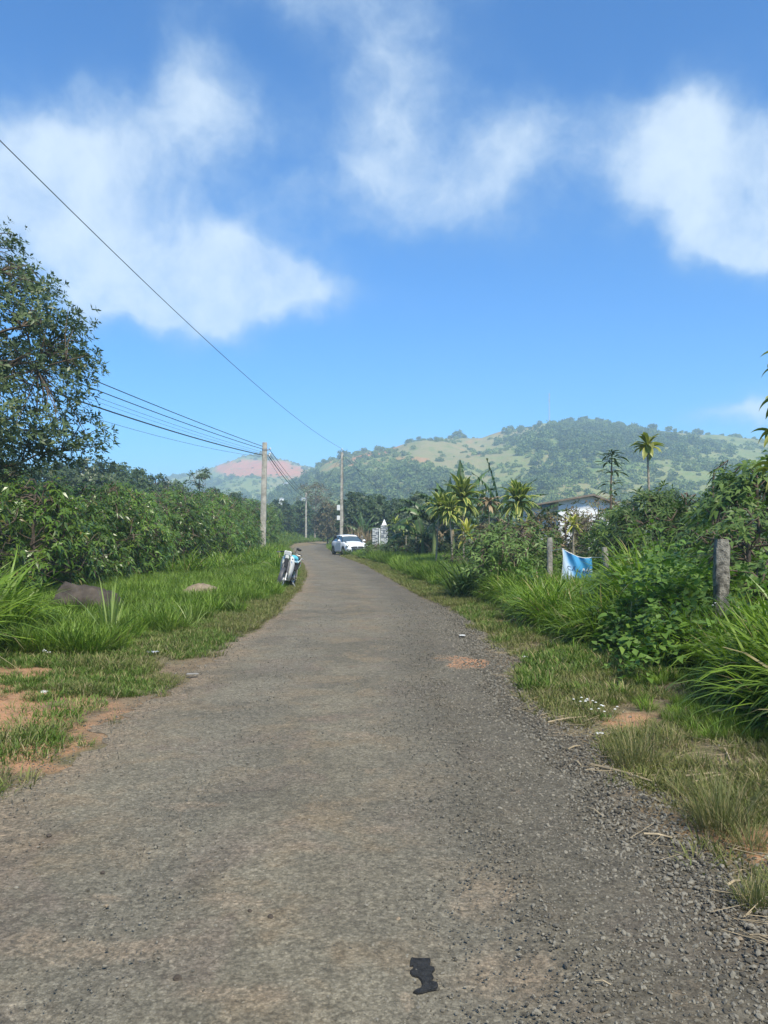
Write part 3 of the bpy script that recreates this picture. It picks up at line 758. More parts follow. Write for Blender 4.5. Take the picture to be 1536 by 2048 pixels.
def blob_mesh(name, n, leaf, sq=(1, 1, .8), seed=0):
    d_ = unit(rg.normal(size=(n, 3))); r = rg.uniform(.55, 1.0, n)[:, None]
    r = r * (1 + .35 * (fbm(d_[:, 0] * 2 + seed, d_[:, 1] * 2 + d_[:, 2], seed)[:, None] - .5) * 2)
    P = d_ * r * np.array(sq); P[:, 2] += sq[2] * .75; P[:, 2] = np.maximum(P[:, 2], .02)
    V, Fc, T = leaves(P, unit(rg.normal(size=(n, 3)) + d_ * .6), d_ + rg.normal(size=(n, 3)) * .4, leaf * rg.uniform(.6, 1.4, n), leaf * .7, .1, .1)
    return np_mesh(name, V, Fc, T)
B_scrub = [proto('scrub', blob_mesh('scrub', 170, .5, (1, 1, .75), k), M_hill) for k in range(4)]
B_tree = [proto('hill_tree', blob_mesh('hill_tree', 260, .42, (1, 1, 1.1), k), M_hilld) for k in range(4)]
def dsA(x, y, z, px, py, so_, go_, tt):
    return (.06 + .50 * sst(fbm(x / 22, y / 40, 221), .45, .62)) * (1 - .85 * so_) * (1 - .65 * go_) * (1.0 - .3 * sst(tt, .8, 1))
def dtA(x, y, z, px, py, so_, go_, tt):
    dk = 1 - sst(((px - 1190) / 190) ** 2 + ((py - 885 - (px - 1190) * .05) / 38) ** 2, .6, 1.3)
    dk = np.maximum(dk, .9 * (1 - sst(((px - 800) / 170) ** 2 + ((py - 975) / 30) ** 2, .5, 1.3)))
    return np.clip(sst(fbm(x / 30, y / 55, 231), .55, .68) * .5 + .75 * dk, 0, 1) * (1 - .8 * so_) * (1 - .6 * go_)
def dsB(x, y, z, px, py, so_, go_, tt): return (.3 + .7 * sst(fbm(x / 30, y / 60, 241), .45, .6)) * (1 - .97 * so_) * (1 - .5 * go_)
def put(name, parts, protos, lo_, hi_, label, sink=.3):
    P = np.concatenate([np.stack(p[:3], 1) for p in parts]); n = len(P)
    s = rg.uniform(lo_, hi_, n) * (.7 + .6 * rg.random(n)); P[:, 2] -= s * sink
    scatter(name, P, rot_z(n, .1), s, rg.integers(0, 4, n), protos, label)
put('scrub', [sample_hill(dA, 36000, dsA, .99), sample_hill(dB, 13000, dsB, .98)], B_scrub, .6, 2.1, 'low green scrub covering the hillsides')
put('far_woods', [sample_hill(dA, 10000, dtA, .93), sample_hill(dB, 12000, lambda *a: .9 * dsB(*a) * sst(fbm(a[0] / 50, a[1] / 90, 251), .36, .5) * (1 - a[5]) ** 2, .98)],
    B_tree, 1.3, 3.3, 'dark trees massed in the hollows of the hills', .15)

# ------------------------------------------------------------------ air
bm = MB(); bm.box((0, 350, 69), (3400, 3500, 142)); hz = bm.build('haze', None)
m = bpy.data.materials.new('haze'); m.use_nodes = True; nt = m.node_tree; nt.nodes.clear()
o_ = nt.nodes.new('ShaderNodeOutputMaterial'); pv = nt.nodes.new('ShaderNodeVolumePrincipled')
pv.inputs['Color'].default_value = (0.60, 0.82, 1.0, 1); pv.inputs['Density'].default_value = 0.0009; pv.inputs['Anisotropy'].default_value = 0.0
nt.links.new(pv.outputs[0], o_.inputs['Volume']); hz.data.materials.append(m)
tag(hz, 'thin bluish haze lying over the land', kind='stuff')

# ------------------------------------------------------------------ trees and bushes
def skeleton_tree(name, label, cat, loc, H, prof, nbough, nclust, per, m, L, W, mleaf, mbark, seed, trunk_r=.16, z0=1.0, cr=.42, lean=(0, 0),
                  group=None, gap=.0, axis_up=.6, droop=.2, squash=1.0, twigs=True, base_z=None):
    """prof: [(z, radius)] of the crown; leaf rosettes in clusters at twig ends"""
    global rg
    keep = rg; rg = np.random.default_rng(seed)
    root = empty(name, loc, 0, label, cat, group)
    zs = np.array([p[0] for p in prof]); rs = np.array([p[1] for p in prof])
    lean = np.array(lean)
    def axis(z): return np.stack([lean[0] * (z / H) ** 1.3, lean[1] * (z / H) ** 1.3, z], -1)
    paths = []; rads = []
    zt = np.linspace(0, zs[-1] * .93, 12); tp = axis(zt); tp[:, :2] += np.cumsum(rg.normal(size=(12, 2)) * .035, 0) * (H / 8)
    paths.append(tp); rads.append(trunk_r * (1 - zt / zs[-1]) ** .8 + .015)
    bp_ = [tp[4:]]
    for k in range(nbough):
        zb = rg.uniform(z0 * .8, zs[-1] * .75); i = np.interp(zb, zt, np.arange(12)); s_ = np.array([np.interp(zb, zt, tp[:, q]) for q in range(3)])
        ze = min(zs[-1], zb + rg.uniform(.3, .35 * H)); re = np.interp(ze, zs, rs) * rg.uniform(.6, .88); a = k * 2.4 + rg.normal() * .4
        e_ = axis(np.array(ze)) + np.array([cos(a) * re, sin(a) * re * squash, 0])
        q = np.linspace(0, 1, 8)[:, None]
        pth = s_ + (e_ - s_) * q + np.array([0, 0, 1]) * (np.sin(q * pi) * .18 * np.linalg.norm(e_ - s_) * rg.uniform(-.3, .6)) + rg.normal(size=(8, 3)) * .06 * q
        paths.append(pth); rads.append(np.linspace(trunk_r * .42 * (1 - zb / zs[-1] * .5), .012, 8)); bp_.append(pth[2:])
    bp_ = np.concatenate(bp_)
    # clusters
    C = []
    while len(C) < nclust:
        z = rg.uniform(zs[0], zs[-1]); r = np.interp(z, zs, rs) * math.sqrt(rg.uniform(.08, 1)); a = rg.random() * 2 * pi
        if rg.random() > np.interp(z, zs, rs) / rs.max() + .1: continue
        p = axis(np.array(z)) + np.array([cos(a) * r, sin(a) * r * squash, 0])
        if gap and fbm(p[0] * .9 + seed, p[2] * .9 + p[1] * .5, seed, 3) < gap: continue
        C.append(p)
    C = np.array(C)
    if twigs:
        for c_ in C:
            dd = bp_ - c_; j = np.argmin((dd ** 2).sum(1) + np.where(bp_[:, 2] > c_[2] + .3, 1.0, 0)); s_ = bp_[j]
            mid_ = (s_ + c_) / 2 + rg.normal(size=3) * .08 + np.array([0, 0, .08])
            paths.append(np.array([s_, mid_, c_])); rads.append(np.array([.016, .011, .006]) * max(1, L / .16))
    n = len(C) * per
    dirs = unit(rg.normal(size=(n, 3))); P = np.repeat(C, per, 0) + dirs * (cr * rg.random(n) ** .5)[:, None] * np.array([1, 1, .8])
    ctr = axis(np.clip(P[:, 2], zs[0], zs[-1])); ctr[:, 2] -= .5
    A = unit(unit(P - ctr) * .7 + dirs * .5 + np.array([0, 0, axis_up]) + rg.normal(size=(n, 3)) * .25)
    V, Fc, T = rosettes(P, A, m, L, W, droop=droop)
    link_mesh('crown', np_mesh('crown', V, Fc, T), mleaf, root)
    Vt, Ft = tubes(paths, rads, 6)
    link_mesh('trunk', np_mesh('trunk', Vt, Ft, None, True), mbark, root)
    rg = keep
    return root

# the big tree at the left edge
skeleton_tree('broadleaf_tree', 'big leafy tree at the left edge, its crown crossing the power lines', 'tree', (-11.0, 18.2, L1(-11, 18.2)), 9,
              [(2.95, 2.6), (3.3, 3.9), (3.8, 4.35), (4.4, 4.1), (5.0, 3.7), (6.0, 4.2), (7.1, 3.5), (7.5, 2.6), (8.6, 2.2), (9.4, 1.0)],
              46, 860, 9, 6, .145, .054, M_tree, M_bark, 5, trunk_r=.22, z0=2.6, cr=.42, gap=.46, droop=.15)

# copies of a few mid-distance trees
def bush(name, label, cat, loc, prof, nclust, per, m, L, W, mleaf, seed, cr=.3, group=None, droop=.25, mbark=M_bark, squash=1.0, tr=.04, gap=.0, axis_up=.5, twigs=True, nb=9):
    H = prof[-1][0]
    return skeleton_tree(name, label, cat, loc, H, prof, nb, nclust, per, m, L, W, mleaf, mbark, seed, trunk_r=tr, z0=.3, cr=cr, group=group, droop=droop,
                         squash=squash, gap=gap, axis_up=axis_up, twigs=twigs)

# coffee bushes: rosettes of drooping leaves on arching side branches
def coffee(seed):
    return bush('coffee_bush', 'x', 'coffee bush', (0, 0, 0), [(.12, .95), (.7, 1.25), (1.5, 1.28), (2.2, 1.0), (2.75, .45)], 170, 5, 5, .15, .052, M_coffee, seed, cr=.27,
                group='coffee bushes of the plantation', droop=.55, tr=.035, gap=.30, axis_up=.25, twigs=True, nb=16)
cb = [coffee(400 + k) for k in range(4)]
front_note = {0: 'coffee bush at the near left edge, above the tall grass clump', 2: 'coffee bush straight behind the big dark boulder', 4: 'coffee bush behind the pale slanting rock',
              21: 'tall coffee bush next to the roadside concrete pole'}
spots_c = []; used = 0; fi = 0
for row, (xo, sp_) in enumerate([(-9.7, 1.75), (-12.3, 2.0), (-15.0, 2.3), (-18, 2.6), (-21.5, 2.9), (-25.5, 3.3), (-30, 3.6), (-35.5, 4.0)]):
    yv = 15.0 if row == 0 else 17.0
    while yv < 78 + row * 2:
        xx = xo + rnd.uniform(-.35, .35) - (max(0, yv - 48) * .085 if row < 3 else max(0, yv - 48) * .02)
        xx += 1.7 * (1 - float(sst(yv, 32, 52)))
        if abs(xx) < yv * .52 + 1.0:
            s = rnd.uniform(.92, 1.18) * (1.0 if row else .92) * (1 + .25 * max(0, min(1, (yv - 28) / 25)))
            spots_c.append((row, xx, yv, s))
        yv += sp_ * rnd.uniform(.9, 1.12)
fi = 0
for row, xx, yv, s in spots_c:
    if row == 0:
        lab = front_note.get(fi, 'coffee bush in the front row of the plantation along the grass'); fi += 1
    else: lab = 'coffee bush in the rows behind the front row of the plantation'
    src = cb[used % 4]
    sc3 = (s * rnd.uniform(.95, 1.1), s * rnd.uniform(.95, 1.1), s * rnd.uniform(.92, 1.12))
    if used < 4:
        src.location = (xx, yv, L1(xx, yv)); src.rotation_euler.z = rnd.uniform(0, 6.28); src.scale = sc3; src['label'] = lab
    else: dup(src, (xx, yv, L1(xx, yv)), rnd.uniform(0, 6.28), sc3, lab)
    used += 1
# further bushes past the pole
k = 0
for xx, yv, s in [(-13.5, 84, 1.5), (-16, 88, 1.6), (-18.6, 84, 1.6), (-21, 90, 1.7), (-24, 92, 1.7), (-27.5, 94, 1.7), (-14.9, 96, 1.5), (-17.6, 101, 1.7), (-20.5, 104, 1.8), (-16.5, 112, 1.7), (-19.5, 118, 1.8),
                  (-23.5, 108, 1.9), (-27, 112, 1.9), (-17.0, 128, 1.9), (-20.5, 133, 1.9), (-15.3, 141, 1.8), (-12.4, 156, 1.9), (-15.5, 160, 2.0), (-24, 138, 2.0), (-18.5, 152, 2.1), (-9.5, 166, 2.0)]:
    k += 1
    dup(cb[k % 4], (xx, yv, L1(xx, yv)), rnd.uniform(0, 6.28), (s, s, s * .95), 'large coffee bush beyond the roadside pole where the lane bends')

# mid-distance trees
tm = [skeleton_tree('dense_tree', 'x', 'tree', (0, 0, 0), 8, [(1.2, 1.6), (2.6, 3.0), (4.4, 3.3), (6.2, 2.5), (7.6, 1.0)], 16, 170, 7, 5, .42, .2, mt, M_bark, 500 + k, trunk_r=.18, z0=1.2, cr=.75, gap=.36, twigs=False)
      for k, mt in enumerate((M_dark, M_dark, M_tree, M_brown))]
tlist = [  # px, top py, D, width scale, kind, label
    (20, 925, 62, 1.15, 0, 'dark tree behind the coffee rows, under the big tree at the left edge'),
    (75, 935, 68, 1.0, 1, 'dark round tree behind the coffee rows, right under the big crown'),
    (130, 928, 72, 1.0, 1, 'dark tree on the skyline just right of the big tree foot'),
    (190, 915, 70, .95, 2, 'tallest grey-green tree of the skyline row behind the plantation'),
    (232, 928, 76, .9, 0, 'tree on the plantation skyline between the grey-green one and the low pair'),
    (270, 940, 80, .85, 1, 'dark low tree of the skyline row where it starts to drop'),
    (312, 950, 88, .8, 0, 'small dark tree near the right end of the skyline row'),
    (352, 962, 92, .75, 2, 'low tree left of the lone thin sapling on the skyline'),
    (425, 978, 96, .75, 1, 'low dark tree right of the lone thin sapling'),
    (470, 985, 104, .8, 0, 'low tree behind the last tall coffee bushes'),
    (560, 1000, 125, .9, 0, 'dark tree just right of the roadside pole'),
    (605, 1003, 140, .9, 1, 'dark tree under the thin far pole'),
    (655, 1005, 125, .75, 3, 'brownish tree left of the pole with meter boxes'),
    (672, 1012, 118, .6, 3, 'smaller brownish tree close to the pole with meter boxes'),
    (712, 985, 92, .85, 0, 'dark tree right behind the pole with meter boxes'),
    (752, 992, 88, .9, 1, 'broad dark tree above the stone gate pillars'),
    (795, 998, 86, .85, 0, 'dark tree between the gate pillars and the banana leaves'),
    (838, 985, 80, .8, 2, 'dark tree left behind the banana clump'),
    (905, 985, 76, .9, 1, 'dark tree hidden behind the variegated dragon trees'),
    (985, 1000, 80, .8, 0, 'low dark tree behind the dried plant'),
    (1060, 1005, 78, .75, 2, 'low tree just left of the white house'),
    (1260, 1000, 60, .7, 0, 'low dark tree to the right of the white house'),
    (1340, 985, 55, .8, 1, 'dark tree behind the leafy bushes on the right'),
    (1440, 975, 48, .8, 0, 'dark tree behind the right fence post'),
    (1560, 950, 46, 1.0, 2, 'dark tree cut by the right edge behind the drooping leaves')]
usedt = [False] * 4
for px, py, D, ws, kd, lab in tlist:
    p = pix(px, py, D); z0_ = L1(p.x, D); H = p.z - z0_
    s = H / 7.7; src = tm[kd]; sc3 = (max(s, .55) * ws * 1.05, max(s, .55) * ws * 1.05, s)
    if not usedt[kd]:
        usedt[kd] = True; src.location = (p.x, D, z0_); src.scale = sc3; src['label'] = lab; src.rotation_euler.z = rnd.uniform(0, 6.28)
    else: dup(src, (p.x, D, z0_), rnd.uniform(0, 6.28), sc3, lab)

# slender tree with an airy crown, the lone sapling and the skeletal tree
p = pix(629, 1070, 150)
skeleton_tree('airy_tree', 'slender tall tree with a sparse umbrella crown beyond the bend', 'tree', (p.x, 150, L1(p.x, 150)), 9,
              [(4.4, 1.0), (5.4, 2.4), (6.6, 2.6), (7.6, 1.8), (8.2, .7)], 16, 60, 7, 4, .34, .09, M_brown, M_pbark, 601, trunk_r=.13, z0=3.8, cr=.7, gap=.3).scale = (1.42, 1.42, 1.38)
p = pix(397, 1000, 70)
skeleton_tree('sapling', 'lone thin flat-topped sapling standing above the plantation skyline', 'tree', (p.x, 70, L1(p.x, 70)), 5.3,
              [(3.6, .3), (4.2, 1.0), (4.6, 1.0), (5.0, .4)], 8, 12, 5, 5, .28, .1, M_tree, M_bark, 602, trunk_r=.05, z0=3.0, cr=.25).scale = (1.3, 1.3, 1.3)
# ridge trees of the hills
rt = None
lab_r = 'tiny dark tree standing on the ridge of the hill'
for px in (822, 838, 903, 986, 1035, 1045, 1166, 1173, 1206, 1216, 1305, 1312, 1340, 1352, 1366, 1374, 1395, 1404, 1418, 1446, 1462, 1470, 1478, 1510, 1524):
    py = np.interp(px, cA, rA); D = 636; zb = (1070 - py) / F * D + EYE
    h = rnd.uniform(2.6, 5.0) * (1.35 if px in (1166, 1395, 1404) else 1)
    if rt is None:
        rt = empty('ridge_tree', (0, 0, 0), 0, lab_r, 'tree', 'trees along the hill ridge')
        link_mesh('crown', blob_mesh('crown', 230, .5, (1, 1, .9), 9), M_hilld, rt).location = (0, 0, .6)
        b_ = MB().tube([(0, 0, -.4), (0, 0, 1.2)], [.12, .07], 6).build('trunk', M_bark, rt); o = rt
    else: o = dup(rt, (0, 0, 0))
    o.location = ((px - 768) / F * D, D, zb - .8); s = h / 2.2; o.scale = (s * rnd.uniform(.8, 1.3), s * rnd.uniform(.8, 1.2), s)
for px in (484, 498, 330, 345, 442):
    py = np.interp(px, cB, rB); D = 1145; zb = (1070 - py) / F * D + EYE; s = rnd.uniform(2.6, 4.0)
    dup(rt, ((px - 768) / F * D, D, zb - 1.2), 0, (s * 1.2, s, s), 'tiny tree on the crest of the far orange-scarred hill', 'trees on the far crest')

# ------------------------------------------------------------------ right side shrubs
def W_(px, D): return (px - 768) / F * D
def base(px, D): x = W_(px, D); return (x, D, L1(x, D))
shr = [
    # name, label, px, D, profile, clusters, per, m, L, W, mat, droop
    ('leafy_shrub', 'palmate-leaved green shrub rising between the banner and the dark tree', 1310, 16.5, [(.2, .9), (.8, 1.2), (1.5, 1.1), (1.95, .6), (2.25, .2)], 110, 5, 7, .2, .035, M_shrub, .3),
    ('leafy_shrub', 'lower palmate shrub left of the tall one, behind the fence', 1250, 18.5, [(.2, .8), (.8, 1.0), (1.4, .8), (1.8, .3)], 80, 5, 7, .19, .035, M_shrub, .3),
    ('leafy_shrub', 'finer green shrub at the foot of the dark tree', 1375, 15.0, [(.2, .7), (.9, .9), (1.7, .7), (2.1, .3)], 70, 5, 7, .17, .03, M_shrub, .3),
    ('dark_shrub_tree', 'dark fine-leaved small tree behind the right fence post', 1425, 15.0, [(.3, .7), (1.1, .95), (1.8, .9), (2.35, .5), (2.8, .2)], 130, 6, 5, .12, .045, M_dark, .3),
    ('dark_shrub_tree', 'dark drooping-leaved small tree at the right edge', 1520, 12.5, [(.3, .8), (1.1, 1.1), (1.8, 1.0), (2.2, .7), (2.6, .3)], 120, 5, 6, .2, .06, M_shrub, .5),
    ('brown_shrub', 'brownish twiggy shrub behind the blue banner', 1130, 24, [(.2, 1.0), (.8, 1.3), (1.4, 1.0), (1.85, .4)], 90, 5, 5, .14, .05, M_brown, .2),
    ('brown_shrub', 'brownish shrub below the roof of the white house', 1195, 27, [(.2, 1.3), (.9, 1.8), (1.7, 1.5), (2.2, .7)], 100, 5, 5, .15, .05, M_brown, .2),
    ('brown_shrub', 'olive shrub between the left fence post and the yellow dragon tree', 1075, 24, [(.2, .9), (.9, 1.1), (1.5, .8), (1.9, .3)], 80, 5, 5, .14, .05, M_brown, .2),
    ('reedy_shrub', 'dense green weed thicket left of the first fence post', 1040, 18.6, [(.1, .9), (.8, 1.15), (1.4, .95), (1.85, .3)], 110, 5, 5, .12, .045, M_shrub, .3),
    ('round_bush', 'full rounded green bush at the lane edge before the first fence post', 1005, 17.6, [(.1, .8), (.7, 1.1), (1.2, .9), (1.55, .35)], 110, 5, 5, .15, .04, M_shrub, .35),
    ('reedy_shrub', 'low dark thicket under the variegated dragon trees', 880, 40, [(.1, 1.2), (.7, 1.5), (1.3, 1.1), (1.6, .4)], 80, 5, 5, .22, .08, M_dark, .3),
    ('reedy_shrub', 'low dark thicket behind the mown verge, right of the gate', 815, 44, [(.1, 1.2), (.7, 1.5), (1.2, 1.1), (1.5, .4)], 80, 5, 5, .22, .08, M_dark, .3),
    ('roadside_bush', 'dark round bush hiding the front corner of the white car', 752, 47, [(.05, .75), (.4, .9), (.7, .7), (.9, .3)], 70, 5, 5, .17, .05, M_shrub, .3),
    ('roadside_bush', 'low bush right of the one in front of the white car', 765, 46, [(.05, .8), (.4, 1.0), (.7, .8), (.9, .3)], 60, 5, 5, .17, .05, M_shrub, .3),
    ('roadside_bush', 'low bush in front of the stone gate pillars', 800, 52, [(.05, .9), (.4, 1.2), (.8, .9), (1.1, .3)], 60, 5, 5, .2, .06, M_dark, .3),
    ('roadside_bush', 'dry olive bush below the yellow low dragon tree', 960, 27, [(.1, .9), (.6, 1.1), (1.2, .9), (1.8, .3)], 80, 5, 5, .14, .05, M_brown, .3),
    ('roadside_bush', 'olive bush between the dried plant and the reeds', 1010, 25, [(.1, .9), (.7, 1.1), (1.3, .8), (1.9, .3)], 80, 5, 5, .14, .05, M_shrub, .3),
    ('thicket', 'dark green thicket under the drooping big leaves', 1500, 10.5, [(.1, .8), (.7, 1.0), (1.3, .9), (1.8, .3)], 80, 5, 6, .12, .045, M_shrub, .3),
    ('thicket', 'weedy thicket right behind the near right fence post', 1450, 11.5, [(.1, .7), (.6, .9), (1.1, .8), (1.5, .3)], 70, 5, 6, .11, .04, M_shrub, .3),
]
for i, (nm, lab, px, D, pr, nc, per, m_, L, W, mt, dr) in enumerate(shr):
    bush(nm, lab, 'shrub', base(px, D), pr, nc, per, m_, L, W, mt, 700 + i, cr=.28, droop=dr, tr=.03, gap=.33)

# ------------------------------------------------------------------ plants with countable leaves
def strap_leaf(L, W, arch, segs=7, mid=.45, cup=.15, seed=0, tip_w=.02, twist=0.0):
    """one arching strap leaf along +X from the origin, three vertices across"""
    r = np.random.default_rng(seed); V = []; T = []; x = 0; z = 0; an = arch[0]
    rv = r.random()
    for k in range(segs + 1):
        s = k / segs
        wd = W * (max(0, math.sin(pi * min(1, s / (2 * mid))) if s < mid else math.cos(pi / 2 * ((s - mid) / (1 - mid)) ** 1.3)) * .98 + tip_w) / 2
        if k == 0: wd = W * .12
        V += [(x, wd, z + wd * cup * 2), (x, 0, z), (x, -wd, z + wd * cup * 2)]
        T += [(rv, s, 0), (rv, s, 1), (rv, s, 0)]
        a = arch[0] + (arch[1] - arch[0]) * s ** 1.1
        x += cos(a) * L / segs; z += sin(a) * L / segs
    Fc = []
    for k in range(segs):
        b0 = 3 * k; Fc += [(b0, b0+1, b0+4, b0+3), (b0+1, b0+2, b0+5, b0+4)]
    return np_mesh('leaf', np.array(V), np.array(Fc), np.array(T), True)

dra_leaf = [strap_leaf(.46, .085, (R_(a0), R_(a1)), 5, seed=k) for k, (a0, a1) in enumerate([(78, 30), (60, -10), (40, -45), (15, -65), (-20, -75), (65, 25)])]
for me_ in dra_leaf: me_.materials.append(M_dra)
dra_leafb = [m_.copy() for m_ in dra_leaf]
for me_ in dra_leafb: me_.materials.clear(); me_.materials.append(M_drab)
dead_leaf = [m_.copy() for m_ in dra_leaf[2:5]]
for me_ in dead_leaf: me_.materials.clear(); me_.materials.append(M_dead)
def put_leaf(me, root, loc, rz, s, rx=0.0, lab=None):
    o = bpy.data.objects.new('leaf', me); col.objects.link(o); o.parent = root; o.location = loc
    o.rotation_euler = (rx, 0, rz); o.scale = (s, s, s)
    if lab: o['label'] = lab
    return o
def dragon_tree(label, px, py, rpx, D, foot_dx=0.0, yellow=False, nleaf=64, meshes=None, group='variegated dragon trees along the plot'):
    top = pix(px, py, D); r = rpx / F * D; s = r / .31
    x0 = top.x + foot_dx; z0_ = L1(x0, D)
    root = empty('dragon_tree', (x0, D, z0_), 0, label, 'plant', group)
    th = top.z - z0_
    q = [(0, 0, 0), (-foot_dx * .25, .03, th * .35), (-foot_dx * .6, -.03, th * .7), (-foot_dx, 0, th + r * .25)]
    MB().tube(q, [.035 * max(1, D/26), .03, .028, .02], 7).build('trunk', M_pbark, root, True)
    ms = meshes or (dra_leafb if yellow else dra_leaf)
    for k in range(nleaf):
        f = k / nleaf; j = min(len(ms) - 1, int((1 - f) * len(ms)))
        put_leaf(ms[j], root, (-foot_dx, 0, th + r * (.35 * f - .18)), k * 2.4 + rnd.uniform(-.3, .3), s * rnd.uniform(.85, 1.15), rnd.uniform(-.25, .25))
    return root
dragon_tree('largest dragon tree, full round crown in front of the bananas', 925, 1000, 35, 30, .05, nleaf=90)
dragon_tree('slim dragon tree with a small crown, leftmost of the tall ones', 879, 1016, 23, 30, -.15)
dragon_tree('dragon tree on a crooked trunk between the leftmost and the largest', 899, 1024, 25, 29, .12)
dragon_tree('big dragon tree standing right of the upright torn banana leaf', 1037, 1006, 33, 29, .1, nleaf=90)
dragon_tree('second crown low on the same side, bright yellow and half hidden', 1052, 1062, 21, 25, .0, True, 26)
dragon_tree('low yellow dragon tree under the largest one', 935, 1070, 24, 27, .0, True, 26)
dragon_tree('young yellowish dragon tree on a thin pole-like trunk above the banner', 1146, 1050, 19, 20, -.01, True, 26)
dragon_tree('small dragon tree nearest the stone gate pillars', 790, 1050, 14, 44, .0, nleaf=26)
dragon_tree('small dragon tree second from the gate pillars', 812, 1056, 14, 43, .0, nleaf=26)
dragon_tree('small dragon tree third from the gate pillars', 832, 1062, 13, 42, .0, nleaf=24)
dragon_tree('small dark dragon tree under the drooping banana leaves', 850, 1072, 13, 41, .0, nleaf=24)
dragon_tree('dried brown dragon tree between the largest one and the upright banana leaf', 977, 1006, 22, 31, .03, nleaf=30, meshes=dead_leaf)

def banana_leaf(L, W, a0, a1, tear=.5, seed=0, mat=None):
    r = random.Random(seed); V = []; Fc = []; T = []
    N = 26; pts = []; x = z = 0
    for k in range(N + 1):
        pts.append((x, z)); s = k / N; a = a0 + (a1 - a0) * s ** 1.2
        x += cos(a) * L / N; z += sin(a) * L / N
    def wd(s): return W / 2 * math.sin(pi * min(1, max(0, (s - .1) / .9)) ** .75) if s > .1 else 0.02
    rv = r.random()
    for sd in (-1, 1):
        k = 2
        while k < N:
            run = r.choice([1, 1, 2, 2, 3]) if r.random() < tear else 4
            k2 = min(N, k + run); dr = r.uniform(.15, 1.0) * tear
            b0 = len(V); lf = r.uniform(.82, 1.05)
            for q, kk in ((0, k), (1, k2)):
                s = kk / N; w_ = wd(s) * lf; px_, pz_ = pts[kk]
                sh = -.10 if q else .0
                V.append((px_, 0, pz_)); V.append((px_ + .16 * w_ + sh * .3, sd * w_ * .55, pz_ + w_ * .12 - dr * w_ * .25)); V.append((px_ + .3 * w_ + sh, sd * w_ * (1 - dr * .35), pz_ - dr * w_ * .85))
                T += [(rv, s, 1), (rv, s, .9), (rv, s, .3)]
            Fc += [(b0, b0+1, b0+4, b0+3), (b0+1, b0+2, b0+5, b0+4)]
            k = k2
    for k in range(N):   # midrib
        b0 = len(V)
        for kk in (k, k + 1):
            wr = .035 * (1 - kk / N) + .006; px_, pz_ = pts[kk]
            V += [(px_, wr, pz_ + .01), (px_, 0, pz_ - wr), (px_, -wr, pz_ + .01)]; T += [(.9, .5, .1)] * 3
        Fc += [(b0, b0+1, b0+4, b0+3), (b0+1, b0+2, b0+5, b0+4), (b0+2, b0, b0+3, b0+5)]
    me = np_mesh('leaf', np.array(V), np.array(Fc), np.array(T), True); me.materials.append(mat or M_ban); return me
ban = [banana_leaf(2.5, .85, R_(a), R_(b), tr, k) for k, (a, b, tr) in enumerate([(80, 25, .9), (68, -15, .95), (55, -50, .9), (35, -70, .9), (86, 62, .95), (50, -25, .95)])]
ban_dead = banana_leaf(1.0, .22, R_(-20), R_(-85), .9, 77, M_dead)
def banana(label, px, D, stemh, leaves_, sc_=1.0, dead=2):
    x, y, z = base(px, D)
    root = empty('banana_plant', (x, y, z), 0, label, 'banana plant', 'banana plants behind the dragon trees')
    MB().tube([(0, 0, -.1), (.02, 0, stemh * .5), (0, 0, stemh)], [.14 * sc_, .11 * sc_, .06 * sc_], 9).build('stem', M_gstem, root, True)
    for j, rz, s in leaves_: put_leaf(ban[j], root, (0, 0, stemh - .1), R_(rz), s * sc_, rnd.uniform(-.15, .15))
    for k in range(dead): put_leaf(ban_dead, root, (0, 0, stemh - .25), rnd.uniform(0, 6.28), sc_, lab='dried brown hanging leaf')
    return root
banana('banana plant with wide drooping leaves reaching out to the left', 868, 37, 2.0, [(2, 185, 1.0), (3, 200, 1.0), (1, 170, .95), (5, 150, 1), (0, 60, .9), (2, 260, .9), (3, 320, .8), (5, 190, .85), (1, 10, .8)])
banana('banana plant with tall torn leaves reaching the skyline of scrub', 925, 38, 2.5, [(0, 20, 1.05), (4, 80, 1.1), (1, 350, .9), (5, 200, .9), (0, 160, .8), (2, 30, .9), (1, 180, .9)])
banana('banana plant with one upright ragged leaf next to the dried dragon tree', 1000, 34, 2.0, [(4, 180, 1.05), (0, 175, .95), (5, 30, .9), (0, 20, .9), (2, 330, .8), (3, 180, .6)])
banana('low banana plant with a flat leaf hanging in front of the white house', 1065, 36, 1.5, [(5, 0, .9), (2, 10, .8), (1, 330, .8), (0, 120, .6)])
banana('banana plant at the left of the clump, its leaves hanging nearly to the ground', 845, 39, 1.3, [(2, 170, .9), (3, 190, .9), (1, 20, .8), (5, 210, .9), (0, 100, .8), (3, 300, .7)])
banana('banana plant in the middle of the clump with crossing half-torn leaves', 905, 36.5, 1.9, [(1, 195, .95), (5, 170, .9), (2, 350, .9), (0, 230, .9), (1, 310, .9), (3, 30, .8), (5, 80, .8)])
banana('banana plant just left of the upright ragged leaf', 955, 39, 1.9, [(1, 180, .9), (5, 10, .9), (2, 200, .9), (0, 300, .8), (3, 340, .8)])
banana('banana plant right of the upright ragged leaf, behind the big dragon tree', 1022, 37, 1.9, [(0, 10, .95), (1, 350, .9), (5, 180, .9), (2, 20, .9), (3, 200, .8)])
banana('small pale banana plant over the dry reeds behind the car', 727, 68, 1.6, [(0, 20, .9), (0, 170, .9), (1, 0, .9), (5, 180, .9), (4, 90, .9), (2, 330, .8), (3, 200, .8)])
banana('middle banana plant of the clump, behind the crooked dragon tree', 895, 40, 2.2, [(0, 120, 1.0), (1, 200, 1.0), (1, 340, .9), (2, 160, .9), (4, 60, .9)])

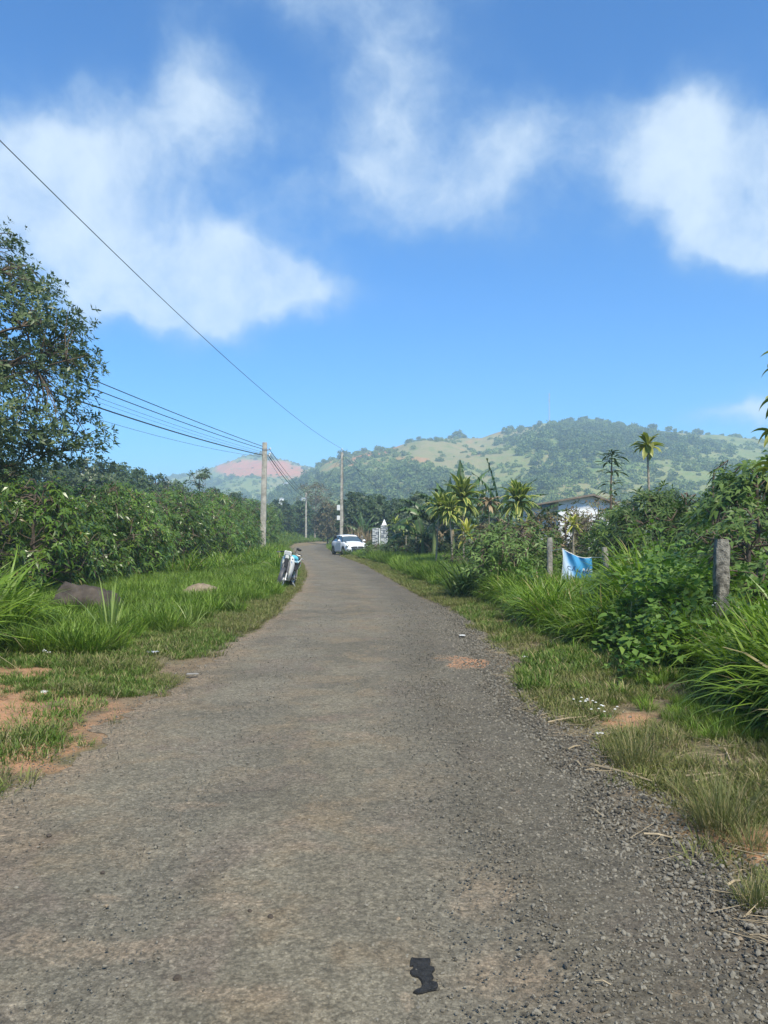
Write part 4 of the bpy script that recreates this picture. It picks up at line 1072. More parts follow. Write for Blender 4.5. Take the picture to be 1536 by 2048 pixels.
# papaya-like tree with a yellowish crown, and the dark layered sapling
pap_leaf = [strap_leaf(.50, .15, (R_(a), R_(b)), 6, cup=.25, seed=40 + k) for k, (a, b) in enumerate([(60, 10), (30, -35), (5, -60), (-25, -80)])]
for me_ in pap_leaf: me_.materials.append(M_pap)
D = 20; x, y, z = base(1298, D); top = pix(1295, 893, D)
root = empty('broad_leaved_sapling', (x, y, z), 0, 'pale-trunked sapling with drooping yellow-green leaves against the hill', 'tree')
MB().tube([(0, 0, 0), (.02, 0, 1.6), (top.x - x, 0, top.z - z)], [.045, .038, .025], 8).build('trunk', M_pbark, root, True)
for k in range(24): put_leaf(pap_leaf[k % 4], root, (top.x - x, 0, top.z - z + rnd.uniform(-.08, .05)), k * 2.4 + rnd.uniform(-.2, .2), rnd.uniform(.8, 1.1), rnd.uniform(-.3, .3))
pm_leaf = [strap_leaf(.36, .085, (R_(a), R_(b)), 5, cup=.2, seed=60 + k) for k, (a, b) in enumerate([(10, -30), (-10, -60), (30, -20)])]
for me_ in pm_leaf: me_.materials.append(M_dark)
D = 22; x, y, z = base(1222, D)
root = empty('layered_sapling', (x, y, z), 0, 'dark slender sapling with leaves in layered whorls left of the pale-trunked one', 'tree')
tz = [pix(1225, q, D).z - z for q in (985, 968, 945, 925, 912, 905)]
MB().tube([(0, 0, 0), (.0, 0, tz[0]), (.05, 0, tz[-1])], [.04, .03, .012], 7).build('trunk', M_bark, root, True)
for i, h in enumerate(tz):
    for k in range(13 if i > 1 else 8):
        a = k * 2.4 + i; rr = (.0 if i > 4 else rnd.choice([.0, .18]))
        put_leaf(pm_leaf[k % 3], root, (cos(a) * rr + .04, sin(a) * rr, h + rnd.uniform(-.06, .06)), a, rnd.uniform(.8, 1.15) * (.75 if i == 5 else 1), rnd.uniform(-.4, .4))

# near drooping leaves at the right edge
big_leaf = [strap_leaf(.34, .085, (R_(a), R_(b)), 8, cup=.3, seed=80 + k) for k, (a, b) in enumerate([(35, -75), (10, -80), (-15, -85), (60, -40)])]
for me_ in big_leaf: me_.materials.append(M_pap)
D = 7.4; x, y, z = base(1600, D)
root = empty('drooping_leaf_tree', (x, y, z), 0, 'near tree at the right edge, only its long drooping leaves reaching in', 'tree')
MB().tube([(0, 0, 0), (.05, .1, 1.0), (-.02, .05, 2.0), (.03, 0, 3.2)], [.06, .05, .035, .015], 8).build('trunk', M_pbark, root, True)
for hz_, rr in ((2.0, .16), (2.25, .18), (2.5, .15), (2.7, .1), (2.95, .06), (3.15, .02)):
    for k in range(8):
        a = k * 2 * pi / 8 + hz_ * 3
        put_leaf(big_leaf[k % 4], root, (cos(a) * rr, sin(a) * rr, hz_ + rnd.uniform(-.08, .08)), a, rnd.uniform(.85, 1.15), rnd.uniform(-.4, .4))
br_ = MB()
for k in range(9):
    a = k * 2.4; br_.tube([(.02, .04, 1.6 + k * .16), (cos(a) * .1, sin(a) * .1, 1.72 + k * .16), (cos(a) * .17, sin(a) * .17, 1.85 + k * .16)], [.014, .01, .006], 5)
br_.build('branch', M_pbark, root, True)

# broad-leaved weeds on the right
wl = strap_leaf(.135, .098, (R_(20), R_(-35)), 4, mid=.3, cup=.12, seed=90); wl.materials.append(M_weed)
wl2 = strap_leaf(.155, .09, (R_(0), R_(-60)), 4, mid=.3, cup=.15, seed=91); wl2.materials.append(M_weed)
weeds = [(1226, 12.4, 1.15, 'wrapped round the leaning fence post right of the banner'), (1300, 10.4, 1.15, 'second row, between the tallest and the front ones'), (1215, 10.6, .6, 'below the banner edge, leaning on the grass'), (1395, 9.2, .8, 'just left of the thick post'), (1255, 8.9, .6, 'lowest, at the front where the dry turf begins'), (1330, 8.4, .65, 'low, alone in front of the weed mass'), (1360, 11.6, 1.35, 'far right of the tallest, under the palmate shrub'),
         (1190, 12.0, .62, 'left above the leaning grass under the banner'), (1245, 11.2, 1.3, 'right of the banner, half over the far fence post'), (1290, 11.4, 1.6, 'tallest, in the middle of the weed mass'),
         (1335, 11.0, 1.5, 'just right of the tallest of the weed mass'), (1380, 10.2, 1.3, 'left of the near right fence post'), (1225, 9.8, .6, 'low, over the bent pale grass blades'),
         (1280, 9.6, 1.05, 'front centre of the weed mass'), (1340, 9.2, 1.0, 'front right of the weed mass'), (1420, 8.3, .45, 'in front of the foot of the right fence post'),
         (1375, 7.9, .6, 'low, above the white flowers by the tall grass'), (1475, 8.0, .6, 'right of the right fence post foot'), (1520, 7.6, .85, 'against the right edge of the view'),
         (1135, 13.5, .5, 'at the foot of the left fence post'), (1066, 15.0, .8, 'left of the left fence post'), (1310, 12.6, 1.5, 'behind the tallest one'), (1400, 9.8, 1.0, 'close behind the right fence post')]
def make_weed(x, y, H, lab, n=44, spread=.42):
    z = L1(x, y); root = empty('broadleaf_weed', (x, y, z), 0, 'broad-leaved green weed ' + lab, 'weed', 'broad-leaved weeds by the fence')
    st = MB(); k = 0
    for q in range(7):
        a = q * 2.4 + rnd.uniform(-.3, .3); r1 = spread * rnd.uniform(.3, 1); h = H * rnd.uniform(.7, 1.0)
        P0 = Vector((rnd.uniform(-.08, .08), rnd.uniform(-.08, .08), -.02)); P1 = Vector((cos(a) * r1 * .4, sin(a) * r1 * .4, h * .55)); P2 = Vector((cos(a) * r1, sin(a) * r1, h))
        st.tube([P0, P1, P2], [.006, .005, .003], 4)
        for j in range(n // 7 + 2):
            f = .25 + .78 * (j + rnd.random() * .5) / (n / 7 + 2); c_ = P1.lerp(P2, (f - .5) * 2) if f > .5 else P0.lerp(P1, f * 2)
            aa = j * 2.1 + q + rnd.uniform(-.4, .4)
            put_leaf(rnd.choice([wl, wl2]), root, c_, aa, rnd.uniform(.55, 1.1), rnd.uniform(-.4, .4))
    st.build('stem', M_gstem, root)
    return root
for px, D, H, lab in weeds:
    x, y, z = base(px, D); make_weed(x, y, H * 1.08, lab, 72)
# background weed foliage among them, nobody could count
n = 26000; x = rg.uniform(1.9, 6.5, n); y = rg.uniform(7.2, 20, n)
dn = sst(fbm(x * .9, y * .9, 811), .40, .55) * sst(x - edgeR(y), .9, 1.6) * in_view(x, y, .8)
dn = dn * (1 - .9 * np.exp(-((x - 3.75) ** 2 + (y - 16.2) ** 2) / .7))
kk = rg.random(n) < dn * .5; x, y = x[kk], y[kk]; hmax = .25 + 1.25 * fbm(x * .8, y * .8, 813) * sst(x - edgeR(y), .9, 1.9)
pxu = 768 + x / y * F
hmax = hmax * (1 - .6 * np.exp(-((pxu - 1098) / 26) ** 2)) * (1 - .62 * np.exp(-((pxu - 1150) / 48) ** 2)) * (1 - .6 * np.exp(-((pxu - 1438) / 30) ** 2) * (y < 9.2))
P = np.stack([x, y, land(x, y) + hmax * np.sqrt(rg.random(len(x)))], 1)
V, Fc, T = rosettes(P, np.tile([0, 0, 1.0], (len(P), 1)) + rg.normal(size=(len(P), 3)) * .4, 4, .10, .06, droop=.35)
tag(link_mesh('undergrowth', np_mesh('undergrowth', V, Fc, T), M_weed), 'tangle of small green leaves between the grass by the fence', kind='stuff')

# reeds: tall coarse cane-grass clumps as things
def grass_clump(name, label, loc, args, mat, group=None, cat='grass clump'):
    V, Fc, T = merge([blades(**a) for a in args])
    o = link_mesh(name, np_mesh(name, V, Fc, T), mat); o.location = loc; return tag(o, label, cat, group)
for px, D, H, lab in [(1000, 17.5, 1.45, 'tall broad-bladed cane grass clump left of the left fence post'), (950, 18.0, 1.1, 'leaning cane grass clump nearest the lane, with a pale bent blade'), (1030, 16.8, 1.05, 'cane grass clump next to the left fence post')]:
    x, y, z = base(px, D)
    grass_clump('cane_grass', lab, (x, y, z), [dict(n=150, Rr=.55, Lm=H * .88, w=.036, lean=.32, curl=1.3, segs=6), dict(n=120, Rr=.6, Lm=H * .6, w=.03, lean=.5, curl=1.2, segs=5)], M_shrub, 'cane grass clumps')
x, y = gnd(222, 1292)
grass_clump('cane_grass', 'pale bright grass clump fanning out in front of the boulder', (x, y, L1(x, y)), [dict(n=34, Rr=.09, Lm=.72, w=.016, lean=.4, curl=.5, segs=5, out=.9)], M_lime)
x, y = gnd(385, 1262)
grass_clump('cane_grass', 'smaller pale grass clump right of the fanning one', (x, y, L1(x, y)), [dict(n=22, Rr=.08, Lm=.5, w=.012, lean=.45, curl=.5, segs=5, out=.9)], M_lime)
for px, py, Ln, nb, lab in [(1270, 1535, .30, 260, 'fine wispy grass tuft at the lane edge beside straw stalks'), (1445, 1665, .27, 340, 'largest wispy olive grass tuft at the right lane edge'),
                            (1355, 1590, .12, 90, 'flattened wispy tuft between the two big ones'), (1400, 1545, .13, 90, 'wispy tuft behind the two big ones'), (1345, 1500, .14, 70, 'thin wispy tuft with seed stalks below the tall grass'),
                            (1510, 1820, .13, 140, 'low wispy tuft beside the pale stone at the right edge'), (1500, 1700, .16, 150, 'yellowish tuft right of the largest wispy tuft'), (228, 1450, .10, 30, 'lone yellowish tuft sprouting on the lane at the left')]:
    x, y = gnd(px, py)
    grass_clump('wispy_tuft', lab, (x, y, L1(x, y)), [dict(n=int(nb * .9), Rr=Ln * .45, Lm=Ln * 1.05, w=.0026, lean=.42, curl=.8, segs=4, out=.8), dict(n=8, Rr=.06, Lm=Ln * 2.1, w=.002, lean=.4, curl=.5, segs=5)], M_wisp, 'wispy grass tufts on the lane edge', 'grass tuft')
# foreground turf mats at the left
for px, py, lab in [(120, 1420, 'dense green turf mat between the two orange soil patches'), (60, 1455, 'turf mat at the left lane edge, nearest the camera'), (190, 1360, 'turf mat behind the orange soil'), (20, 1500, 'turf mat at the bottom left edge')]:
    x, y = gnd(px, py)
    grass_clump('turf_mat', lab, (x, y, L1(x, y)), [dict(n=1100, Rr=.40, Lm=.062, w=.006, lean=1.0, curl=.9, segs=3, out=.5)], M_short, 'turf mats at the left lane edge', 'turf')

# white flowers
def flower_plant(px, py, n, H, lab, D=None, zup=0.0):
    if D: x = W_(px, D); y = D
    else: x, y = gnd(px, py)
    root = empty('flowering_weed', (x, y, L1(x, y) + zup), 0, lab, 'flower', 'white flowered weeds')
    st = MB(); fl = MB()
    V, Fc, T = blades(60, .1, H * .5, .006, .5, .8, 3); link_mesh('foliage', np_mesh('foliage', V, Fc, T), M_weed, root)
    for k in range(n):
        a = rnd.uniform(0, 6.28); r = rnd.uniform(0, .13); h = H * rnd.uniform(.6, 1)
        st.tube([(cos(a) * r * .3, sin(a) * r * .3, 0), (cos(a) * r, sin(a) * r, h)], .0016, 4)
        c_ = Vector((cos(a) * r, sin(a) * r, h))
        for q in range(6):
            b_ = q * pi / 3; fl.box(c_ + Vector((cos(b_) * .006, sin(b_) * .006, 0)), (.009, .005, .002), (0.2, 0, b_))
        fl.ellipsoid(c_ + Vector((0, 0, .002)), (.004, .004, .003), 6, 4)
    st.build('stem', M_gstem, root); fl.build('flower', M_flower, root)
flower_plant(1175, 1425, 11, .12, 'patch of small white flowers on the lane edge by the long straw')
flower_plant(1208, 1440, 6, .1, 'few white flowers right of the lane-edge flower patch')
flower_plant(1470, 1360, 6, .45, 'white flowers among tall grass at the right', D=6.9)
flower_plant(1440, 1280, 5, .8, 'white flowers on the weeds below the right fence post', D=8.0)
flower_plant(95, 1332, 7, .1, 'white flowers beside the orange soil on the left')
flower_plant(305, 1205, 6, .25, 'white flowers in the grass between the two rocks', D=14.5)
flower_plant(480, 1175, 6, .35, 'white flowers in the verge left of the motorbike', D=19)

# straw stalks
def stalk(px0, py0, px1, py1, r, lab, grp=None, up=.006):
    a = gnd(px0, py0); b = gnd(px1, py1)
    za = max(L1(*a), .024) + up; zb = max(L1(*b), .024) + up
    m_ = ((a[0] + b[0]) / 2, (a[1] + b[1]) / 2, (za + zb) / 2 + .008)
    o = MB().tube([(a[0], a[1], za), m_, (b[0], b[1], zb)], [r, r * .9, r * .6], 6).build('dry_stalk', M_straw)
    tag(o, lab, 'stalk', grp)
for a in [(1095, 1452, 1175, 1440, .008, 'long dry stalk pointing from the white flowers to the lane'), (1182, 1538, 1305, 1573, .009, 'long dry stalk lying across the lane edge left of the wispy tufts'),
          (1148, 1530, 1162, 1540, .007, 'short pale chip of stalk on the gravel'), (1136, 1507, 1160, 1500, .006, 'thin short stalk below the long one at the flowers'),
          (1288, 1680, 1345, 1688, .006, 'reddish dry stalk left of the largest wispy tuft'), (1368, 1562, 1480, 1562, .008, 'dry stalk lying behind the largest wispy tuft'), (1420, 1540, 1500, 1552, .008, 'dry stalk on the thatch below the tall grass'),
          (1385, 1575, 1470, 1560, .007, 'dry stalk crossing the thatch slantwise'), (1330, 1525, 1290, 1500, .004, 'thin stalk beside the fine wispy tuft'), (1410, 1480, 1495, 1478, .008, 'pale split stalk at the foot of the tall grass'),
          (1450, 1515, 1470, 1560, .006, 'short stalk standing slantwise in the thatch'), (1500, 1887, 1536, 1893, .005, 'bundle-like stalk at the bottom right edge'), (1500, 1891, 1536, 1900, .004, 'second stalk of the pair at the bottom right edge'),
          (1175, 1625, 1205, 1643, .004, 'dark thin twig on the gravel'), (1190, 1980, 1222, 1988, .0025, 'thin straw on the gravel near the bottom'), (1455, 1785, 1480, 1775, .006, 'short stalk next to the pale stone'), (1370, 1715, 1400, 1722, .003, 'thin reddish straw below the largest wispy tuft'),
          (285, 1303, 325, 1301, .005, 'dry stalk in the turf left of the lane'), (385, 1287, 405, 1286, .006, 'dry stalk near the orange patch on the left'), (100, 1302, 125, 1299, .006, 'pale stalk on the bare soil left'), (30, 1975 - 490, 58, 1478, .006, 'pale split stalk in the turf at the left edge')]:
    stalk(*a)
# thatch litter
V1, F1 = [], []
n = 2200; y = 2.6 + rg.random(n) ** 1.4 * 9; d_ = rg.uniform(-.15, 1.6, n); x = edgeR(y) + d_
kk = (rg.random(n) < sst(fbm(x * 2, y * 2, 821), .4, .6)); x, y = x[kk], y[kk]
paths = []; rads = []
for i in range(len(x)):
    a = rg.random() * pi; l = rg.uniform(.03, .12); z = max(L1(x[i], y[i]), .02) + .006 + rg.random() * .012
    paths.append(np.array([[x[i] - cos(a) * l, y[i] - sin(a) * l, z], [x[i] + cos(a) * l, y[i] + sin(a) * l, z + rg.normal() * .006]])); rads.append(rg.uniform(.0008, .002))
V, Fc = tubes(paths, rads, 3); tag(link_mesh('straw_litter', np_mesh('straw_litter', V, Fc), M_straw), 'scattered broken straw on the right lane edge', kind='stuff')

# ------------------------------------------------------------------ rocks
M_rock = simple('dark_rock', (0.070, 0.057, 0.045), .9, var=.35, scale=3.5, bump=.8, spec=.2)
M_rock2 = simple('pale_rock', (0.24, 0.19, 0.13), .9, var=.3, scale=5, bump=.8, spec=.2)
def rock(name, label, loc, size, rz, seed, mat, rx=0.0):
    me = rock_mesh(name, seed, 4, .35, size, .26)
    for p_ in me.polygons: p_.use_smooth = True
    o = link_mesh(name, me, mat); o.location = loc; o.rotation_euler = (rx, 0, rz); return tag(o, label, 'rock')
x, y = gnd(172, 1238); rock('boulder', 'big dark brown boulder sunk in the grass on the left', (x, y, L1(x, y) + .07), (.60, .5, .62), .5, 8, M_rock)
x, y = gnd(395, 1212); rock('boulder', 'pale slanting rock in the grass halfway to the pole', (x, y + .1, L1(x, y) + .15), (.28, .55, .26), -.7, 12, M_rock2)
x, y = gnd(300, 1236); rock('stone', 'grey mossy stone between the boulder and the pale rock', (x, y, L1(x, y) + .03), (.33, .26, .2), .3, 22, M_rock)
x, y = gnd(1487, 1795); rock('stone', 'small pale stone at the right lane edge', (x, y, L1(x, y) + .01), (.035, .03, .025), .3, 31, M_rock2)
for px, py, r, lab in [(540, 1847, .016, 'flat dark stone left of centre in the foreground'), (98, 1682, .013, 'dark pebble near the left edge of the lane'), (205, 1757, .012, 'reddish pebble in the left foreground'), (212, 1825, .012, 'pale angular pebble in the left foreground'),
                       (797, 1851, .011, 'pale pebble right of centre'), (642, 1601, .010, 'pale pebble in mid lane'), (1480, 1882 + 10, .012, 'white pebble at the bottom right edge'), (355, 1972, .017, 'grey stone at the bottom left'),
                       (500, 1835, .011, 'dark pebble just left of the flat dark stone')]:
    x, y = gnd(px, py); rock('pebble', lab, (x, y, .026), (r, r * .8, r * .6), rnd.uniform(0, 3), int(px), M_rock2 if 'pale' in lab or 'white' in lab else M_rock)

# the black patch of bitumen
M_tar = simple('bitumen', (0.032, 0.031, 0.029), .8, var=.45, scale=45, bump=1.0, spec=.3)
z_ = [(400, 500), (430, 488), (500, 508), (640, 503), (770, 505), (782, 570), (760, 650), (850, 680), (862, 730), (800, 800), (840, 870), (820, 912), (770, 945), (900, 970), (925, 1020), (918, 1080), (880, 1120), (740, 1142),
      (620, 1187), (520, 1200), (440, 1170), (470, 1130), (600, 1078), (622, 1010), (600, 940), (540, 872), (430, 850), (385, 795), (390, 740), (440, 700), (450, 660), (380, 665), (385, 600)]
pts = [gnd(780 + a / 9.6, 1880 + b / 9.6) for a, b in z_]
bm = bmesh.new(); vs = [bm.verts.new((x, y, .024)) for x, y in pts]; f = bm.faces.new(vs)
r_ = bmesh.ops.extrude_face_region(bm, geom=[f]); vv = [v for v in r_['geom'] if isinstance(v, bmesh.types.BMVert)]
for v in vv: v.co.z += .006
bmesh.ops.recalc_face_normals(bm, faces=bm.faces)
bmesh.ops.bevel(bm, geom=[e for e in bm.edges if all(v.co.z > .027 for v in e.verts)], offset=.002, segments=2, affect='EDGES')
me = bpy.data.meshes.new('bitumen_patch'); bm.to_mesh(me); bm.free()
tag(link_mesh('bitumen_patch', me, M_tar), 'black lump of spilt bitumen stuck to the lane in the foreground', 'bitumen patch')

# ------------------------------------------------------------------ litter
M_plastic = simple('pale_plastic', (0.36, 0.40, 0.46), .35, var=.1)
M_paper = simple('white_paper', (0.5, 0.49, 0.45), .7, var=.1)
M_greylit = simple('dusty_rag', (0.27, 0.255, 0.22), .8)
def crumple(name, label, px, py, s, mat, D=None):
    x, y = gnd(px, py); V = []; nn = 9
    for i in range(nn):
        for j in range(nn): V.append(((i / (nn - 1) - .5) * s[0] * rnd.uniform(.8, 1.1), (j / (nn - 1) - .5) * s[1] * rnd.uniform(.8, 1.1), rnd.uniform(0.004, s[2])))
    Fc = [(i*nn+j, i*nn+j+1, (i+1)*nn+j+1, (i+1)*nn+j) for i in range(nn-1) for j in range(nn-1)]
    o = MB().add(V, Fc).build(name, mat, None, True); o.location = (x, y, max(L1(x, y), .02) + .02); tag(o, label, 'litter')
crumple('plastic_bag', 'crumpled pale blue plastic bag in the turf on the left', 305, 1314, (.15, .09, .03), M_plastic)
crumple('paper_scrap', 'white scrap on the lane far ahead in the middle', 925, 1277, (.09, .16, .012), M_paper)
crumple('paper_scrap', 'white torn scrap in the soil on the left', 88, 1405, (.05, .07, .03), M_paper)
crumple('paper_scrap', 'long white smear of grit on the lane edge at the left', 385, 1356, (.13, .07, .006), M_greylit)
crumple('paper_scrap', 'pale scrap on the right lane edge below the straw', 1200, 1479, (.06, .05, .012), M_paper)
crumple('paper_scrap', 'pale flat rag on the lane just past the motorbike', 635, 1173, (.2, .12, .01), M_greylit)
crumple('paper_scrap', 'whitish flat scrap in the right verge near the soil patch', 1050, 1322, (.06, .08, .02), M_paper)

# ------------------------------------------------------------------ fence posts
M_conc = simple('old_concrete', (0.27, 0.255, 0.22), .92, var=.4, scale=9, bump=.7, spec=.15)
M_concd = simple('lichened_concrete', (0.20, 0.185, 0.155), .92, var=.55, scale=14, bump=.9, spec=.15)
def fence_post(px, D, top_py, w_, lab, tilt=0.0):
    x, y, z = base(px, D); H = pix(px, top_py, D).z - z
    mb = MB(); n = 9
    for k in range(n):
        pass
    ring = []; V = []
    for k in range(14):
        f = k / 13; ww = w_ / 2 * (1 + .06 * math.sin(k * 2.3) + rnd.uniform(-.04, .04)) * (1 if k < 13 else .86)
        for (a, b) in ((-1, -.6), (-.6, -1), (.6, -1), (1, -.6), (1, .6), (.6, 1), (-.6, 1), (-1, .6)):
            V.append((a * ww + rnd.uniform(-.004, .004), b * ww + rnd.uniform(-.004, .004), -.1 + (H + .1) * f))
    Fc = [(i*8+j, i*8+(j+1) % 8, (i+1)*8+(j+1) % 8, (i+1)*8+j) for i in range(13) for j in range(8)] + [tuple(range(8)), tuple(range(13*8, 14*8))]
    o = mb.add(V, Fc).build('fence_post', M_concd if w_ > .12 else M_conc, None, True)
    o.location = (x, y, z); o.rotation_euler = (0, tilt, 0); tag(o, lab, 'fence post', 'concrete fence posts'); return (x, y, z, H)
FP1 = fence_post(1098, 17, 1075, .115, 'slim grey concrete fence post left of the blue banner', .01)
FP2 = fence_post(1222, 13.2, 1094, .09, 'fence post nearly swallowed by weeds right of the banner', -.1)
FP3 = fence_post(1438, 9, 1078, .15, 'thick lichened concrete fence post on the right', .02)
fence_post(724, 61, 1071, .2, 'short pale post behind the white car')
M_wire = simple('rusty_wire', (0.10, 0.085, 0.07), .7)
for hfrac, lab in ((.88, 'top rusty wire of the fence between the posts'), (.5, 'middle rusty wire of the fence between the posts')):
    pts_ = []
    for a, b in ((FP1, FP2), (FP2, FP3)):
        for k in range(9):
            f = k / 8; pts_.append((a[0] + (b[0] - a[0]) * f, a[1] + (b[1] - a[1]) * f - .07, a[2] + a[3] * hfrac + (b[2] + b[3] * hfrac - a[2] - a[3] * hfrac) * f - .06 * sin(pi * f)))
    tag(MB().tube(pts_, .003, 5).build('fence_wire', M_wire), lab, 'wire', 'fence wires')

# ------------------------------------------------------------------ banner
m, t, b = new_mat('banner_print'); M_ban_print = m
co = t.n('ShaderNodeTexCoord').outputs['Object']; s_ = t.n('ShaderNodeSeparateXYZ', inp={0: co}); bx, bz = s_.outputs[0], s_.outputs[2]
nz = t.noise(co, 4, 4)
e1 = t.math('ADD', t.math('MULTIPLY', bx, 1.6), t.math('MULTIPLY', bz, .55))
e1 = t.math('ADD', e1, t.math('MULTIPLY', t.math('SUBTRACT', nz, .5), .35))
c = t.mix(t.ramp(e1, .32, .62), (0.50, 0.62, 0.74), (0.05, 0.27, 0.52))
c = t.mix(t.ramp(t.math('SUBTRACT', bx, bz), .02, .3, 0, .5), c, (0.03, 0.13, 0.36))
c = t.mix(t.ramp(bz, .17, .02), c, (0.20, 0.42, 0.06))
c = t.mix(t.ramp(t.math('ADD', bx, t.math('MULTIPLY', bz, -2)), .25, .32, 0.0, .0), c, (.8, .8, .8))
t.t.links.new(c, b.inputs['Base Color']); b.inputs['Roughness'].default_value = .45
BD = 16.2
tl = pix(1125, 1097, BD); x0, z1 = tl.x, tl.z
Wb, Hb = .62, .78
def ban_pt(u, v):   # u 0..1 across, v 0..1 down
    top = z1 - .20 * math.sin(u * pi * .62) ** 1.0 - .0 * u
    x = x0 + Wb * u; bot = z1 - Hb + .05 * u
    yv = BD + .05 * math.sin(u * 7 + v * 3) * (.3 + v * .5) + .035 * math.sin(u * 15 - v * 6) * (1 - v)
    return Vector((x + .012 * math.sin(v * 5), yv, top + (bot - top) * v))
root = empty('banner', (x0, BD, z1 - Hb), 0, 'faded blue and white printed banner tied between the fence posts', 'banner')
V = []; nu, nv = 28, 24
for j in range(nv + 1):
    for i in range(nu + 1): V.append(ban_pt(i / nu, j / nv) - root.location)
Fc = [(j*(nu+1)+i, j*(nu+1)+i+1, (j+1)*(nu+1)+i+1, (j+1)*(nu+1)+i) for j in range(nv) for i in range(nu)]
cl = MB().add(V, Fc).build('cloth', M_ban_print, root, True)
md = cl.modifiers.new('thick', 'SOLIDIFY'); md.thickness = .002
M_hem = simple('white_hem', (0.72, 0.74, 0.74), .6)
hm = MB(); hm.tube([ban_pt(i / 20, 0) - root.location for i in range(21)], .008, 5); hm.tube([ban_pt(0, j / 12) - root.location + Vector((-.002, 0, 0)) for j in range(13)], .006, 5); hm.build('hem', M_hem, root, True)
MB().tube([ban_pt(0, 0) - root.location, Vector((FP1[0], FP1[1] - .07, FP1[2] + FP1[3] * .78)) - root.location], .004, 5).build('cord', M_hem, root)
MB().tube([ban_pt(1, 0) - root.location, Vector((FP2[0], FP2[1] + .02, FP2[2] + FP2[3] * .85)) - root.location], .004, 5).build('cord', M_hem, root)
M_ink = simple('navy_print', (0.03, 0.06, 0.16), .5); M_ink2 = simple('white_print', (0.7, 0.75, 0.8), .5); M_inkk = simple('dark_print', (0.04, 0.05, 0.06), .5)
def banner_text(body, u0, v0, size, mat, slope=0.0):
    cu = bpy.data.curves.new('lettering', 'FONT'); cu.body = body; cu.size = size; cu.offset = .0015
    tmp = bpy.data.objects.new('lettering', cu); col.objects.link(tmp)
    dg = bpy.context.evaluated_depsgraph_get(); me = bpy.data.meshes.new_from_object(tmp.evaluated_get(dg))
    bpy.data.objects.remove(tmp)
    for v in me.vertices:
        u = u0 + v.co.x / Wb; vv = v0 - v.co.y / Hb + slope * u
        p = ban_pt(max(0, min(1, u)), vv); v.co = p - root.location + Vector((0, -.006, 0))
    o = link_mesh('lettering', me, mat, root); return o
banner_text('CẤM ĐỔ', .14, .50, .13, M_ink, .15)
banner_text('RÁC', .66, .40, .11, M_ink2, .15)
banner_text('CẢM ƠN', .12, .74, .075, M_inkk, .22)

# ------------------------------------------------------------------ electricity poles
def pole(px, D, top_py, wb, wt, lab, box=False, brackets=True, name='electricity_pole', z=None):
    x = W_(px, D); z = L1(x, D) if z is None else z; H = pix(px, top_py, D).z - z
    root = empty(name, (x, D, z), 0, lab, 'pole', 'concrete power poles')
    n = 16; V = []
    for k in range(n + 1):
        f = k / n; w_ = (wb + (wt - wb) * f) / 2
        for a, b in ((-1, -.75), (-.75, -1), (.75, -1), (1, -.75), (1, .75), (.75, 1), (-.75, 1), (-1, .75)): V.append((a * w_, b * w_ * .8, -.3 + (H + .3) * f))
    Fc = [(i*8+j, i*8+(j+1) % 8, (i+1)*8+(j+1) % 8, (i+1)*8+j) for i in range(n) for j in range(8)] + [tuple(range(8)), tuple(range(n*8, n*8+8))]
    MB().add(V, Fc).build('shaft', M_pole, root, True)
    if brackets:
        b_ = MB(); b_.box((wt * .8, 0, H - .55), (.30, .06, .06)); b_.box((wt * .8, 0, H - 1.0), (.22, .06, .06)); b_.box((0, 0, H - .55), (wt + .03, wt * .85 + .03, .07)); b_.build('bracket', M_steel, root)
        for dz, dx in ((-.45, .22), (-.8, .2), (-.95, .16)):
            i_ = MB(); i_.tube([(wt * .6 + dx, 0, H + dz - .09), (wt * .6 + dx, 0, H + dz - .03), (wt * .6 + dx, 0, H + dz + .03), (wt * .6 + dx, 0, H + dz + .08)], [.03, .055, .055, .03], 8).build('insulator', M_porc, root, True)
    return root, x, z, H
M_pole = simple('pole_concrete', (0.34, 0.32, 0.27), .9, var=.28, scale=3.0, bump=.4, spec=.15)
M_steel = simple('galvanised_steel', (0.28, 0.29, 0.30), .5, metal=.6)
M_porc = simple('porcelain', (0.62, 0.62, 0.60), .3)
M_boxw = simple('meter_box_paint', (0.62, 0.63, 0.60), .4)
p1, x1, z1p, H1 = pole(525.5, 57, 885, .44, .33, 'nearer concrete power pole on the left verge, wires fanning from its top')
p2, x2, z2p, H2 = pole(683, 72, 905, .36, .22, 'concrete power pole behind the white car with two white meter boxes', brackets=False)
p1.rotation_euler = (0, R_(.9), 0)
for dz in (3.05, 2.1):
    bx_ = MB(); bx_.box((-.30, -.02, dz + .95), (.30, .2, .5 if dz > 3 else .42)).build('meter_box', M_boxw, p2, bevel=.02)
b_ = MB(); b_.box((0, 0, H2 + .12), (.06, .06, .3)); b_.box((0, 0, H2 - .25), (.34, .06, .06)); b_.build('bracket', M_steel, p2)
MB().tube([(0, 0, H2 + .25), (0, 0, H2 + .33), (0, 0, H2 + .4)], [.03, .06, .03], 8).build('insulator', M_porc, p2, True)
MB().tube([(.14, -.17, 1), (.2, -.17, 3.0), (.12, -.15, 5.0), (.1, -.12, H2 - .3)], .02, 6).build('conduit', M_wire, p2)
p3, x3, z3p, H3 = pole(612, 135, 985, .34, .24, 'thin far power pole above the dark trees beyond the bend', brackets=False)
p2.rotation_euler = (0, R_(.3), 0)
M_line = simple('black_cable', (0.03, 0.03, 0.032), .6)
M_lineg = simple('grey_cable', (0.10, 0.105, 0.11), .5)
